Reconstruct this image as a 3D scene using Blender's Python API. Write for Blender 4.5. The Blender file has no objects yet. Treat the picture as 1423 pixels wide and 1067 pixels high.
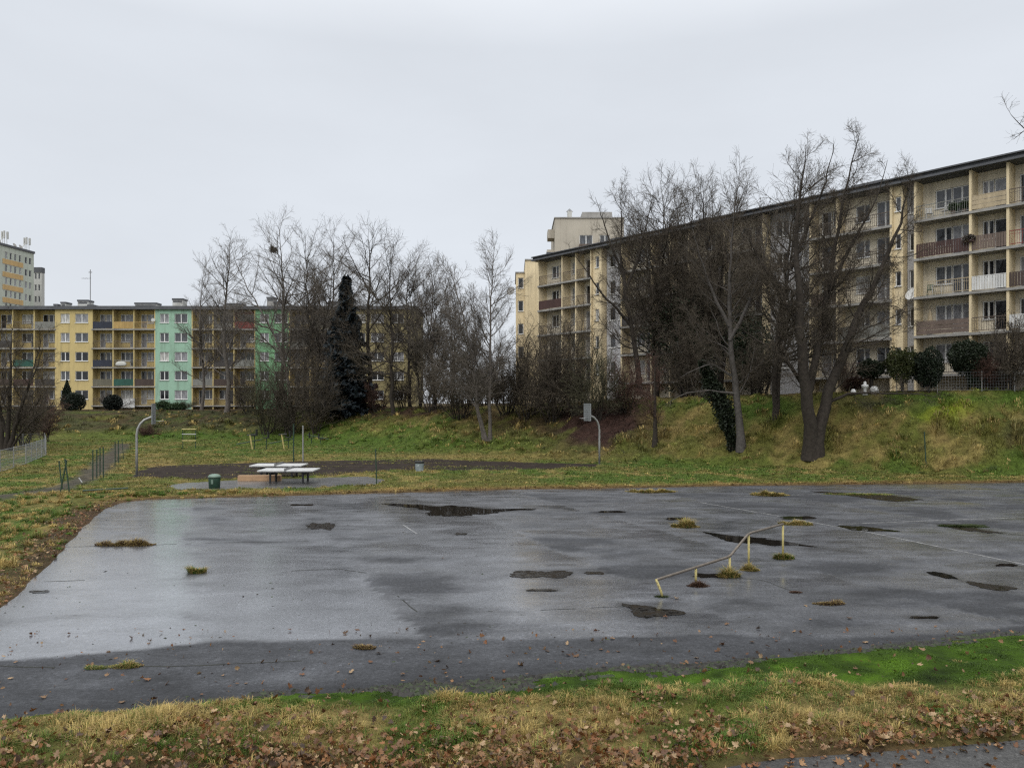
import bpy, math, random
import numpy as np
from mathutils import Vector, Matrix

random.seed(7)
RS = np.random.RandomState(11)
scene = bpy.context.scene
COL = scene.collection
R = math.radians

# ------------------------------------------------------------------ camera geometry
F, CX, HY, H = 1060.0, 711.5, 560.0, 4.0      # focal length in photo pixels, centre column, horizon row, eye height


# ------------------------------------------------------------------ numpy noise
_T = np.random.RandomState(3).rand(256, 256)


def vnoise(x, y, seed=0):
    x = np.asarray(x, float) + seed * 17.37
    y = np.asarray(y, float) + seed * 9.71
    xi = np.floor(x).astype(int); yi = np.floor(y).astype(int)
    fx = x - xi; fy = y - yi
    fx = fx * fx * (3 - 2 * fx); fy = fy * fy * (3 - 2 * fy)
    a = _T[xi & 255, yi & 255]; b = _T[(xi + 1) & 255, yi & 255]
    c = _T[xi & 255, (yi + 1) & 255]; d = _T[(xi + 1) & 255, (yi + 1) & 255]
    return (a * (1 - fx) + b * fx) * (1 - fy) + (c * (1 - fx) + d * fx) * fy


def fbm(x, y, seed=0, octaves=4):
    s = 0; amp = 0.5; tot = 0
    x = np.asarray(x, float); y = np.asarray(y, float)
    for o in range(octaves):
        s = s + amp * vnoise(x * 2 ** o, y * 2 ** o, seed + o * 3)
        tot += amp; amp *= 0.5
    return s / tot


def smooth(e0, e1, x):
    t = np.clip((x - e0) / (e1 - e0), 0, 1)
    return t * t * (3 - 2 * t)


def inpoly(x, y, poly):
    x = np.asarray(x, float); y = np.asarray(y, float)
    ins = np.zeros(x.shape, bool)
    n = len(poly)
    for i in range(n):
        x0, y0 = poly[i]; x1, y1 = poly[(i + 1) % n]
        c = ((y0 > y) != (y1 > y)) & (x < (x1 - x0) * (y - y0) / (y1 - y0 + 1e-12) + x0)
        ins ^= c
    return ins


def segdist(x, y, pts, closed=False):
    x = np.asarray(x, float); y = np.asarray(y, float)
    d = np.full(x.shape, 1e9)
    n = len(pts)
    for i in range(n if closed else n - 1):
        x0, y0 = pts[i]; x1, y1 = pts[(i + 1) % n]
        dx, dy = x1 - x0, y1 - y0
        t = np.clip(((x - x0) * dx + (y - y0) * dy) / (dx * dx + dy * dy + 1e-9), 0, 1)
        d = np.minimum(d, np.hypot(x - x0 - t * dx, y - y0 - t * dy))
    return d


# ------------------------------------------------------------------ terrain
TP = np.array([
    (-900, 95, 105, 3.0), (-300, 88, 99, 3.0), (0, 84, 97, 3.0), (250, 82, 96, 3.0), (400, 78, 94, 3.1), (500, 69, 90, 3.3),
    (600, 61, 82, 3.5), (700, 57, 76, 3.7), (800, 52.5, 68, 4.0), (900, 50, 62, 4.3), (1030, 47.5, 57.5, 4.5),
    (1130, 46, 54, 4.65), (1300, 43, 50, 4.75), (1423, 41, 48, 4.8), (1700, 37, 44, 4.8), (2400, 32, 39, 4.8)])


def base_h(X, Y):
    X = np.asarray(X, float); Y = np.asarray(Y, float)
    a = X / np.maximum(Y, 6.0)
    px = CX + F * a
    yf = np.interp(px, TP[:, 0], TP[:, 1]); yt = np.interp(px, TP[:, 0], TP[:, 2]); zt = np.interp(px, TP[:, 0], TP[:, 3])
    t = np.clip((Y - yf) / (yt - yf), 0, 1)
    return np.where(Y > 6, zt * (0.45 * t + 0.55 * t * t * (3 - 2 * t)), 0.0), t


def gp(px, py, z=0.0):
    """point of the horizontal plane z seen at a photo pixel (used to read the plan of the place)"""
    d = (H - z) * F / (py - HY)
    return ((px - CX) / F * d, d)


COURT = [gp(*p) for p in [(-185, 1002), (-120, 1003), (0, 1000), (150, 985), (340, 968), (500, 960), (700, 945), (900, 928), (1100, 912), (1250, 893), (1423, 880),
                          (1640, 862), (1700, 668), (1423, 670.5), (1000, 675.5), (880, 678), (700, 680.5), (500, 686), (300, 691.5), (205, 694), (170, 698), (146, 707), (128, 720),
                          (104, 745), (60, 792), (0, 846)]]
HOOPS = [gp(*p) for p in [(182, 664), (188, 656), (215, 648), (420, 641.5), (600, 638), (700, 642), (835, 645.5), (828, 650), (700, 654), (570, 654),
                          (500, 658), (430, 664), (300, 667)]]
PAD = [gp(*p) for p in [(232, 677), (250, 672), (330, 667.5), (510, 662.5), (537, 668), (520, 674.5), (400, 679), (300, 681.5), (250, 681)]]
PATH = [gp(*p) for p in [(900, 1110), (985, 1075), (1080, 1059), (1180, 1052), (1290, 1044), (1423, 1032), (1560, 1018), (1800, 1010), (2000, 1110)]]
PATH = PATH + [(9, 5.5), (2, 6.5)]


def court_sd(X, Y):
    """signed distance to the court's ragged edge: negative on the asphalt"""
    d = segdist(X, Y, COURT, True)
    d = np.where(inpoly(X, Y, COURT), -d, d)
    return d + 0.35 * (fbm(np.asarray(X) * 1.1, np.asarray(Y) * 1.1, 31, 4) - 0.5)


def terrain(X, Y, noise=True):
    X = np.asarray(X, float); Y = np.asarray(Y, float)
    h, t = base_h(X, Y)
    sd = court_sd(X, Y)
    lift = np.clip(0.2 * sd, -0.06, 0.05) + 0.02 * smooth(0.2, 1.5, sd)
    flat = inpoly(X, Y, HOOPS) | inpoly(X, Y, PAD)
    lift = np.where(flat, 0.0, lift)
    dp = segdist(X, Y, PATH, True)
    dp = np.where(inpoly(X, Y, PATH), -dp, dp)
    lift = np.where(dp < 0.4, np.clip(0.04 + 0.15 * dp, 0.0, 0.07), lift)
    h = h + lift
    if noise:
        on = np.where((sd < 0) | flat | (dp < 0.3), 0, smooth(0, 1.0, sd))
        rough = np.where(Y < 20, 0.03, 0.06 + 0.34 * np.sin(np.clip(t, 0, 1) * math.pi) ** 0.7)
        h = h + on * rough * (fbm(X * 0.9, Y * 0.9, 2, 3) - 0.5) * 2 * np.where(t > 0.98, 0.3, 1)
        h = h + on * np.where((t > 0.02) & (t < 0.98), 1, 0.25) * 0.22 * (vnoise(X * 1.9, Y * 1.9, 5) - 0.5) * 2
    return h


def at(px, py):
    """where the line of sight through a photo pixel meets the ground"""
    dx, dz = (px - CX) / F, -(py - HY) / F
    ys = np.concatenate([np.arange(6, 60, 0.1), np.arange(60, 140, 0.2)])
    g = terrain(dx * ys, ys, False)
    below = (H + dz * ys) <= g
    y = ys[np.argmax(below)] if below.any() else 110.0
    return Vector((dx * y, y, float(terrain(np.array([dx * y]), np.array([y]))[0])))


def onground(x, y):
    return float(terrain(np.array([x]), np.array([y]))[0])


# ------------------------------------------------------------------ mesh helpers
def np_mesh(name, verts, quads=None, tris=None, smooth_shade=True, colors=None, attrs=None):
    me = bpy.data.meshes.new(name)
    verts = np.asarray(verts, np.float32)
    loops = []; starts = []; totals = []; pos = 0
    if quads is not None and len(quads):
        q = np.asarray(quads, np.int32); loops.append(q.ravel())
        starts.append(pos + 4 * np.arange(len(q))); totals.append(np.full(len(q), 4)); pos += 4 * len(q)
    if tris is not None and len(tris):
        q = np.asarray(tris, np.int32); loops.append(q.ravel())
        starts.append(pos + 3 * np.arange(len(q))); totals.append(np.full(len(q), 3)); pos += 3 * len(q)
    loops = np.concatenate(loops).astype(np.int32); starts = np.concatenate(starts).astype(np.int32)
    me.vertices.add(len(verts)); me.vertices.foreach_set('co', verts.ravel())
    me.loops.add(len(loops)); me.loops.foreach_set('vertex_index', loops)
    me.polygons.add(len(starts)); me.polygons.foreach_set('loop_start', starts)
    me.polygons.foreach_set('use_smooth', np.full(len(starts), smooth_shade, bool))
    me.update(calc_edges=True)
    if colors is not None:
        ca = me.color_attributes.new('tint', 'FLOAT_COLOR', 'POINT')
        c = np.ones((len(verts), 4), np.float32); c[:, :3] = colors
        ca.data.foreach_set('color', c.ravel())
    for k, v in (attrs or {}).items():
        fa = me.attributes.new(k, 'FLOAT', 'POINT')
        fa.data.foreach_set('value', np.asarray(v, np.float32))
    me.validate()
    return me


def link(name, me, mat, parent=None, loc=None):
    o = bpy.data.objects.new(name, me)
    COL.objects.link(o)
    if mat is not None and len(me.materials) == 0:
        me.materials.append(mat)
    if parent is not None:
        o.parent = parent
    if loc is not None:
        o.location = loc
    return o


def tag(o, label=None, cat=None, group=None, kind=None):
    if label: o['label'] = label
    if cat: o['category'] = cat
    if group: o['group'] = group
    if kind: o['kind'] = kind
    return o


def thing(name, label, cat, loc=(0, 0, 0), rz=0.0, group=None):
    o = bpy.data.objects.new(name, None); COL.objects.link(o)
    o.empty_display_size = 0.2
    o.location = loc; o.rotation_euler = (0, 0, rz)
    return tag(o, label, cat, group)


class MB:
    """collects boxes, tubes, polygons; build() links them as one mesh object"""
    def __init__(s):
        s.v = []; s.f = []

    def box(s, x0, x1, y0, y1, z0, z1):
        b = len(s.v)
        s.v += [(x0, y0, z0), (x1, y0, z0), (x1, y1, z0), (x0, y1, z0), (x0, y0, z1), (x1, y0, z1), (x1, y1, z1), (x0, y1, z1)]
        s.f += [tuple(b + i for i in q) for q in ((0, 3, 2, 1), (4, 5, 6, 7), (0, 1, 5, 4), (1, 2, 6, 5), (2, 3, 7, 6), (3, 0, 4, 7))]
        return s

    def obox(s, c, ax, ay, az):
        """box with centre c and half-axis vectors"""
        c, ax, ay, az = map(Vector, (c, ax, ay, az))
        b = len(s.v)
        for k in (-1, 1):
            for i, j in ((-1, -1), (1, -1), (1, 1), (-1, 1)):
                s.v.append(tuple(c + ax * i + ay * j + az * k))
        s.f += [tuple(b + i for i in q) for q in ((0, 3, 2, 1), (4, 5, 6, 7), (0, 1, 5, 4), (1, 2, 6, 5), (2, 3, 7, 6), (3, 0, 4, 7))]
        return s

    def tube(s, pts, r, n=8, cap=True):
        pts = [Vector(p) for p in pts]
        rr = r if isinstance(r, (list, tuple)) else [r] * len(pts)
        b = len(s.v)
        prev = None
        for i, p in enumerate(pts):
            t = (pts[min(i + 1, len(pts) - 1)] - pts[max(i - 1, 0)]).normalized()
            if prev is None:
                ref = Vector((0, 0, 1)) if abs(t.z) < 0.9 else Vector((1, 0, 0))
                u = t.cross(ref).normalized()
            else:
                u = (prev - t * prev.dot(t)).normalized()
            prev = u
            w = t.cross(u)
            for k in range(n):
                a = 2 * math.pi * k / n
                s.v.append(tuple(p + (u * math.cos(a) + w * math.sin(a)) * rr[i]))
        for i in range(len(pts) - 1):
            for k in range(n):
                k2 = (k + 1) % n
                s.f.append((b + i * n + k, b + i * n + k2, b + (i + 1) * n + k2, b + (i + 1) * n + k))
        if cap:
            s.f.append(tuple(b + k for k in reversed(range(n))))
            s.f.append(tuple(b + (len(pts) - 1) * n + k for k in range(n)))
        return s

    def prism(s, poly, z0, z1):
        """upright prism over a plan polygon (counter-clockwise)"""
        b = len(s.v); n = len(poly)
        s.v += [(x, y, z0) for x, y in poly] + [(x, y, z1) for x, y in poly]
        s.f.append(tuple(b + i for i in reversed(range(n)))); s.f.append(tuple(b + n + i for i in range(n)))
        for i in range(n):
            j = (i + 1) % n
            s.f.append((b + i, b + j, b + n + j, b + n + i))
        return s

    def poly(s, pts):
        b = len(s.v); s.v += [tuple(p) for p in pts]; s.f.append(tuple(range(b, b + len(pts)))); return s

    def lathe(s, prof, n=16, c=(0, 0)):
        b = len(s.v)
        for r, z in prof:
            for k in range(n):
                a = 2 * math.pi * k / n
                s.v.append((c[0] + r * math.cos(a), c[1] + r * math.sin(a), z))
        for i in range(len(prof) - 1):
            for k in range(n):
                k2 = (k + 1) % n
                s.f.append((b + i * n + k, b + i * n + k2, b + (i + 1) * n + k2, b + (i + 1) * n + k))
        s.f.append(tuple(b + k for k in reversed(range(n))))
        s.f.append(tuple(b + (len(prof) - 1) * n + k for k in range(n)))
        return s

    def mesh(s, name, smooth_shade=False):
        me = bpy.data.meshes.new(name)
        me.from_pydata(s.v, [], s.f); me.update()
        if smooth_shade:
            me.polygons.foreach_set('use_smooth', np.ones(len(me.polygons), bool))
        return me

    def build(s, name, mat, parent=None, loc=None, smooth_shade=False):
        return link(name, s.mesh(name, smooth_shade), mat, parent, loc)


# ------------------------------------------------------------------ materials
def new_mat(name):
    m = bpy.data.materials.new(name); m.use_nodes = True
    nt = m.node_tree
    return m, nt, nt.nodes['Principled BSDF']


def N(nt, t, **kw):
    n = nt.nodes.new(t)
    for k, v in kw.items():
        if k in n.inputs: n.inputs[k].default_value = v
        else: setattr(n, k, v)
    return n


def coords(nt, scale=(1, 1, 1), space='Object'):
    tc = N(nt, 'ShaderNodeTexCoord'); mp = N(nt, 'ShaderNodeMapping')
    mp.inputs['Scale'].default_value = scale
    nt.links.new(tc.outputs[space], mp.inputs['Vector'])
    return mp.outputs['Vector']


def noise_node(nt, vec, scale, detail=4, rough=0.6):
    n = N(nt, 'ShaderNodeTexNoise'); n.inputs['Scale'].default_value = scale
    n.inputs['Detail'].default_value = detail; n.inputs['Roughness'].default_value = rough
    if vec is not None: nt.links.new(vec, n.inputs['Vector'])
    return n.outputs['Fac']


def ramp(nt, fac, stops):
    r = N(nt, 'ShaderNodeValToRGB')
    el = r.color_ramp.elements
    while len(el) < len(stops): el.new(0.5)
    for e, (p, c) in zip(el, stops):
        e.position = p
        e.color = (*c, 1) if isinstance(c, tuple) else (c, c, c, 1)
    nt.links.new(fac, r.inputs['Fac'])
    return r.outputs['Color']


def mixc(nt, fac, a, b, blend='MIX'):
    m = N(nt, 'ShaderNodeMix', data_type='RGBA', blend_type=blend)
    for sock, v in ((m.inputs[0], fac), (m.inputs[6], a), (m.inputs[7], b)):
        if hasattr(v, 'is_output'): nt.links.new(v, sock)
        elif isinstance(v, tuple): sock.default_value = (*v, 1)
        else: sock.default_value = v
    return m.outputs[2]


def bump(nt, height, strength, dist, bsdf):
    b = N(nt, 'ShaderNodeBump'); b.inputs['Strength'].default_value = strength; b.inputs['Distance'].default_value = dist
    nt.links.new(height, b.inputs['Height']); nt.links.new(b.outputs['Normal'], bsdf.inputs['Normal'])


def simple(name, col, rough=0.7, vary=0.25, scale=3.0, metal=0.0, spec=0.5, bumpy=0.0, bscale=40, dirt=None, streak=False):
    """one-colour surface with worn, uneven tone"""
    m, nt, b = new_mat(name)
    v = coords(nt, (1, 1, 0.25) if streak else (1, 1, 1))
    f = noise_node(nt, v, scale, 5, 0.65)
    lo = tuple(c * (1 - vary) for c in col); hi = tuple(min(1, c * (1 + vary * 0.6)) for c in col)
    c = ramp(nt, f, [(0.3, lo), (0.7, hi)])
    if dirt:
        f2 = noise_node(nt, v, scale * 2.7, 6, 0.7)
        k = ramp(nt, f2, [(dirt[1], 0.0), (dirt[1] + 0.12, 1.0)])
        c = mixc(nt, k, c, dirt[0])
    nt.links.new(c, b.inputs['Base Color'])
    b.inputs['Roughness'].default_value = rough; b.inputs['Metallic'].default_value = metal
    b.inputs['Specular IOR Level'].default_value = spec
    if bumpy:
        bump(nt, noise_node(nt, v, bscale, 3), bumpy, 0.01, b)
    return m


def tinted(name, rough=0.8, spec=0.3, trans=0.0, vary=0.2, scale=8.0, bumpy=0.0, bscale=20, bdist=0.05):
    """colour comes from the mesh's own 'tint' attribute (leaf, blade or soil colour)"""
    m, nt, b = new_mat(name)
    a = N(nt, 'ShaderNodeAttribute', attribute_name='tint')
    v = coords(nt)
    f = noise_node(nt, v, scale, 5, 0.7)
    k = ramp(nt, f, [(0.25, 1 - vary * 1.5), (0.75, 1 + vary)])
    c = mixc(nt, 1.0, a.outputs['Color'], k, 'MULTIPLY')
    nt.links.new(c, b.inputs['Base Color'])
    b.inputs['Roughness'].default_value = rough; b.inputs['Specular IOR Level'].default_value = spec
    if bumpy: bump(nt, noise_node(nt, v, bscale, 5, 0.7), bumpy, bdist, b)
    if trans:
        t = N(nt, 'ShaderNodeBsdfTranslucent'); mx = N(nt, 'ShaderNodeMixShader'); mx.inputs[0].default_value = trans
        nt.links.new(c, t.inputs['Color'])
        nt.links.new(b.outputs[0], mx.inputs[1]); nt.links.new(t.outputs[0], mx.inputs[2])
        nt.links.new(mx.outputs[0], nt.nodes['Material Output'].inputs['Surface'])
    return m


M = {}
M['bark'] = simple('bark', (0.040, 0.033, 0.027), 0.9, 0.45, 6, spec=0.2, bumpy=0.5, bscale=18, dirt=((0.07, 0.075, 0.04), 0.6))
M['bark_pale'] = simple('bark_pale', (0.115, 0.100, 0.088), 0.9, 0.4, 5, spec=0.2, bumpy=0.5, bscale=18, dirt=((0.06, 0.065, 0.045), 0.58))
M['bark_grey'] = simple('bark_grey', (0.085, 0.076, 0.070), 0.9, 0.4, 5, spec=0.2, bumpy=0.5, bscale=18, dirt=((0.05, 0.055, 0.04), 0.55))
M['twig'] = simple('twig', (0.088, 0.073, 0.056), 0.9, 0.3, 2, spec=0.15)
M['twig_grey'] = simple('twig_grey', (0.125, 0.108, 0.090), 0.9, 0.3, 2, spec=0.15)
M['twig_red'] = simple('twig_red', (0.098, 0.058, 0.046), 0.9, 0.3, 2, spec=0.15)
M['twig_olive'] = simple('twig_olive', (0.078, 0.074, 0.046), 0.9, 0.3, 2, spec=0.15)
M['foliage'] = tinted('foliage', 0.6, 0.35, 0.15, 0.3, 3.0)
M['grass'] = tinted('grass_blades', 0.65, 0.3, 0.25, 0.25, 3.0)
M['leaf'] = tinted('dead_leaf', 0.55, 0.4, 0.1, 0.25, 14.0)
# ================================================================== GROUND, COURT, PATHS
GREEN = np.array((0.085, 0.150, 0.020)); OLIVE = np.array((0.150, 0.150, 0.034)); STRAW = np.array((0.355, 0.265, 0.095))
BROWN = np.array((0.100, 0.058, 0.034)); RED = np.array((0.060, 0.032, 0.024)); MOSS = np.array((0.070, 0.140, 0.007))
LIME = np.array((0.260, 0.310, 0.030)); DIRT = np.array((0.105, 0.090, 0.075)); DARK = np.array((0.045, 0.055, 0.022))

TRACK = [gp(*p) for p in [(-60, 704), (20, 689), (75, 682), (118, 668), (138, 652), (152, 636), (166, 625), (172, 618)]]
MOSSW = ([-300, 0, 300, 500, 900, 1100, 1250, 1500], [0.0, 0.03, 0.25, 0.7, 1.0, 1.2, 1.8, 2.4])


def blob(px, py, cx, cy, rx, ry):
    return np.exp(-(((px - cx) / rx) ** 2 + ((py - cy) / ry) ** 2))


def ground_colour(X, Y, sd=None):
    """colour of what grows or lies at a plan position: a map of the place, drawn up in photo columns and rows"""
    X = np.asarray(X, float); Y = np.asarray(Y, float)
    h, t = base_h(X, Y)
    if sd is None: sd = court_sd(X, Y)
    Ys = np.maximum(Y, 5)
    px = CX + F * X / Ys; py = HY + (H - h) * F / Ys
    n1 = fbm(X * 0.22, Y * 0.22, 41, 4); n2 = fbm(X * 0.9, Y * 0.9, 43, 4); n3 = fbm(X * 2.6, Y * 2.6, 47, 3)

    def mix(c, col, k):
        k = np.clip(k, 0, 1)[..., None]
        return c * (1 - k) + col * k
    c = np.broadcast_to(OLIVE, X.shape + (3,)).copy()
    c = mix(c, GREEN, smooth(0.42, 0.62, n1) * 0.8)
    c = mix(c, STRAW, smooth(0.50, 0.72, n2) * 0.75)
    # lush green floor of the hollow and the green slope in the middle
    c = mix(c, GREEN, (blob(px, py, 560, 618, 260, 16) + blob(px, py, 250, 606, 190, 7) + blob(px, py, 960, 645, 120, 8)) * (0.35 + 0.9 * n2))
    c = mix(c, GREEN * 0.9, blob(px, py, 1080, 570, 40, 16) * 0.9)
    # right bank: straw tussocks, green patches, one bright patch
    c = mix(c, STRAW * 0.95, (1.3 * blob(px, py, 1195, 598, 60, 28) + blob(px, py, 1330, 612, 70, 20) * 0.7 + blob(px, py, 980, 600, 60, 30) * 0.5) * smooth(0.35, 0.6, n2 * 0.6 + n3 * 0.4))
    c = mix(c, DARK, (blob(px, py, 1220, 563, 60, 12) + blob(px, py, 1395, 605, 30, 22) * 0.8) * smooth(0.3, 0.6, n2))
    c = mix(c, LIME, np.clip(blob(px - (578 - py) * 1.6, py, 1302, 572, 32, 11) * 1.4, 0, 1) * smooth(0.25, 0.5, n2))
    c = mix(c, GREEN * 1.15, blob(px, py, 1390, 556, 60, 8) * 0.8)
    # dead leaves under the trees
    c = mix(c, RED, np.clip(blob(px, py, 830, 590, 75, 36) * 1.6 * smooth(0.25, 0.5, n2 * .5 + n1 * .5), 0, 1))
    c = mix(c, BROWN * 0.7, np.clip((blob(px, py, 560, 574, 130, 9) + blob(px, py, 720, 590, 70, 16) * .7 + blob(px, py, 310, 577, 40, 10) * .7) * 1.2, 0, 1) * smooth(0.25, 0.55, n2))
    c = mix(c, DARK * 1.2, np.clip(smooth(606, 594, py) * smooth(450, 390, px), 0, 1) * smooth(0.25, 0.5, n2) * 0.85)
    c = mix(c, BROWN * 0.9, np.clip(smooth(600, 588, py) * smooth(430, 380, px), 0, 1) * smooth(0.45, 0.6, n3) * 0.6)
    c = mix(c, BROWN, smooth(0.97, 1.0, t) * 0.75)
    # yellowed strips round the courts
    c = mix(c, STRAW * 0.9, blob(px, py, 200, 652, 90, 12) * smooth(0.3, 0.6, n2) + blob(px, py, 640, 636, 200, 4) * 0.7)
    c = mix(c, STRAW * np.array((1.0, 0.85, 0.8)), smooth(1.6, 0.2, sd) * smooth(20, 30, Y) * (0.3 + 0.8 * n2))
    c = mix(c, BROWN, smooth(0.75, 0.0, sd) * smooth(20, 30, Y) * 0.8)
    # left edge: leaves blown against the asphalt
    leftk = smooth(-6.5, -9.0, X) * smooth(33, 27, Y)
    c = mix(c, BROWN * 0.9, leftk * smooth(1.6, 0.4, sd + (n2 - .5) * 1.5) * 0.9)
    # near strip: straw and green above, leaves towards the path, moss along the asphalt
    near = smooth(16, 14, Y) * (X > -8)
    c = mix(c, STRAW * 0.8, near * smooth(0.4, 0.6, n2) * 0.7)
    lk = smooth(8.9 + 0.05 * X, 8.0 + 0.05 * X, Y + (n1 - 0.5) * 1.8) + blob(px, py, 1330, 1000, 260, 40) * .5
    c = mix(c, BROWN * 0.85, near * np.clip(lk, 0, 1) * 0.85)
    mw = np.interp(px, *MOSSW)
    c = mix(c, MOSS * (0.15 + 1.5 * n3[..., None] ** 1.3), near * smooth(1.15, 0.8, (sd + (n2 - .5) * .3) / np.maximum(mw, 0.01)) * (sd < 3))
    dtr = segdist(X, Y, TRACK) + (n2 - 0.5) * 0.7
    c = mix(c, DIRT, smooth(0.85, 0.5, dtr) * 0.9)
    return c


def ground_sheet():
    xs = np.concatenate([np.arange(-420, -130, 20), np.arange(-130, -46, 3), np.arange(-46, -16, 0.45), np.arange(-16, 18, 0.2), np.arange(18, 46, 0.4),
                         np.arange(46, 130, 4), np.arange(130, 430, 20)])
    ys = np.concatenate([np.arange(-60, 6, 3), np.arange(6, 16, 0.16), np.arange(16, 64, 0.33), np.arange(64, 112, 0.6), np.arange(112, 160, 6), np.arange(160, 700, 30)])
    X, Y = np.meshgrid(xs, ys)
    Z = terrain(X, Y)
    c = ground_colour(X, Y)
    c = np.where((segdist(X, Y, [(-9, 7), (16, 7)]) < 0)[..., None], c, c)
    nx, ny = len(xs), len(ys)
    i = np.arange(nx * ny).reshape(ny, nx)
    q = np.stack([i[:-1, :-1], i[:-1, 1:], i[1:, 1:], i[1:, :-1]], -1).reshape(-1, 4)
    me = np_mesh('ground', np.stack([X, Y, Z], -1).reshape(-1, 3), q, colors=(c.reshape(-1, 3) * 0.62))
    m = tinted('soil', 0.95, 0.15, vary=0.45, scale=2.2, bumpy=0.9, bscale=3.2, bdist=0.22)
    tag(link('ground', me, m), kind='structure')


def asphalt(name, base, grit=0.3, moss=True):
    """wet asphalt: 'wet' on the mesh sets how smooth the water film is, 'tone' how dark the stone is"""
    m, nt, b = new_mat(name)
    v = coords(nt)
    wet = N(nt, 'ShaderNodeAttribute', attribute_name='wet').outputs['Fac']
    tone = N(nt, 'ShaderNodeAttribute', attribute_name='tone').outputs['Fac']
    fine = noise_node(nt, v, 55, 4, 0.75); mid = noise_node(nt, v, 9, 6, 0.75)
    c = ramp(nt, fine, [(0.3, tuple(x * 0.5 for x in base)), (0.52, base), (0.70, tuple(min(1, x * 1.8) for x in base))])
    k = ramp(nt, mid, [(0.3, 0.7), (0.7, 1.25)])
    c = mixc(nt, 1.0, c, k, 'MULTIPLY')
    grain = noise_node(nt, v, 17, 6, 0.85)
    c = mixc(nt, 1.0, c, ramp(nt, grain, [(0.33, 0.68), (0.5, 1.0), (0.68, 1.32)]), 'MULTIPLY')
    stones = N(nt, 'ShaderNodeTexVoronoi'); stones.inputs['Scale'].default_value = 26; nt.links.new(v, stones.inputs['Vector'])
    sg = N(nt, 'ShaderNodeSeparateColor'); nt.links.new(stones.outputs['Color'], sg.inputs[0])
    c = mixc(nt, 1.0, c, ramp(nt, sg.outputs[0], [(0.0, 0.80), (0.55, 1.0), (0.93, 1.06), (1.0, 1.5)]), 'MULTIPLY')
    streak = noise_node(nt, coords(nt, (0.55, 1.7, 1)), 1.3, 9, 0.72)
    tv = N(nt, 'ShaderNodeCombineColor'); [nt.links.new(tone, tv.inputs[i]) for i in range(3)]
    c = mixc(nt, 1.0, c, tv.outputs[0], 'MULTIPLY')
    nt.links.new(c, b.inputs['Base Color'])
    ma = N(nt, 'ShaderNodeMath', operation='MULTIPLY_ADD'); nt.links.new(mid, ma.inputs[0]); ma.inputs[1].default_value = 0.5
    mb_ = N(nt, 'ShaderNodeMath', operation='MULTIPLY_ADD'); nt.links.new(streak, mb_.inputs[0]); mb_.inputs[1].default_value = 1.8; nt.links.new(wet, mb_.inputs[2])
    mc_ = N(nt, 'ShaderNodeMath', operation='SUBTRACT'); nt.links.new(mb_.outputs[0], mc_.inputs[0]); mc_.inputs[1].default_value = 0.93
    nt.links.new(mc_.outputs[0], ma.inputs[2])
    mr = N(nt, 'ShaderNodeMapRange'); nt.links.new(ma.outputs[0], mr.inputs['Value'])
    mr.inputs['From Min'].default_value = 0.2; mr.inputs['From Max'].default_value = 1.3
    mr.inputs['To Min'].default_value = 0.72; mr.inputs['To Max'].default_value = 0.20
    nt.links.new(mr.outputs[0], b.inputs['Roughness'])
    sp = N(nt, 'ShaderNodeMapRange'); nt.links.new(wet, sp.inputs['Value'])
    sp.inputs['From Min'].default_value = 0.0; sp.inputs['From Max'].default_value = 0.8
    sp.inputs['To Min'].default_value = 0.25; sp.inputs['To Max'].default_value = 0.62
    nt.links.new(sp.outputs[0], b.inputs['Specular IOR Level'])
    bump(nt, fine, grit, 0.006, b)
    # the film of rain water lying on the stone
    cw = N(nt, 'ShaderNodeMapRange'); nt.links.new(ma.outputs[0], cw.inputs['Value'])
    cw.inputs['From Min'].default_value = 0.35; cw.inputs['From Max'].default_value = 1.15
    cw.inputs['To Min'].default_value = 0.0; cw.inputs['To Max'].default_value = 1.0
    nt.links.new(cw.outputs[0], b.inputs['Coat Weight'])
    b.inputs['Coat IOR'].default_value = 1.45
    cr = N(nt, 'ShaderNodeMapRange'); nt.links.new(ma.outputs[0], cr.inputs['Value'])
    cr.inputs['From Min'].default_value = 0.3; cr.inputs['From Max'].default_value = 1.3
    cr.inputs['To Min'].default_value = 0.36; cr.inputs['To Max'].default_value = 0.16
    nt.links.new(cr.outputs[0], b.inputs['Coat Roughness'])
    bb = N(nt, 'ShaderNodeBump'); bb.inputs['Strength'].default_value = 0.05; bb.inputs['Distance'].default_value = 0.006
    nt.links.new(fine, bb.inputs['Height']); nt.links.new(bb.outputs['Normal'], b.inputs['Coat Normal'])
    return m


def sheet_from_grid(name, xs, ys, keep, mat, z=0.0, attrs=None):
    X, Y = np.meshgrid(xs, ys)
    nx, ny = len(xs), len(ys)
    i = np.arange(nx * ny).reshape(ny, nx)
    q = np.stack([i[:-1, :-1], i[:-1, 1:], i[1:, 1:], i[1:, :-1]], -1).reshape(-1, 4)
    kc = keep(X, Y)
    q = q[kc.reshape(-1)[q].any(1)]
    used = np.unique(q); remap = np.full(nx * ny, -1); remap[used] = np.arange(len(used))
    Zv = np.full(X.shape, z)
    V = np.stack([X, Y, Zv], -1).reshape(-1, 3)[used]
    at_ = {k: f(V[:, 0], V[:, 1]) for k, f in (attrs or {}).items()}
    me = np_mesh(name, V, remap[q], attrs=at_)
    return tag(link(name, me, mat), kind='structure')


def pxpoly(pts):
    return [gp(*p) for p in pts]


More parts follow.
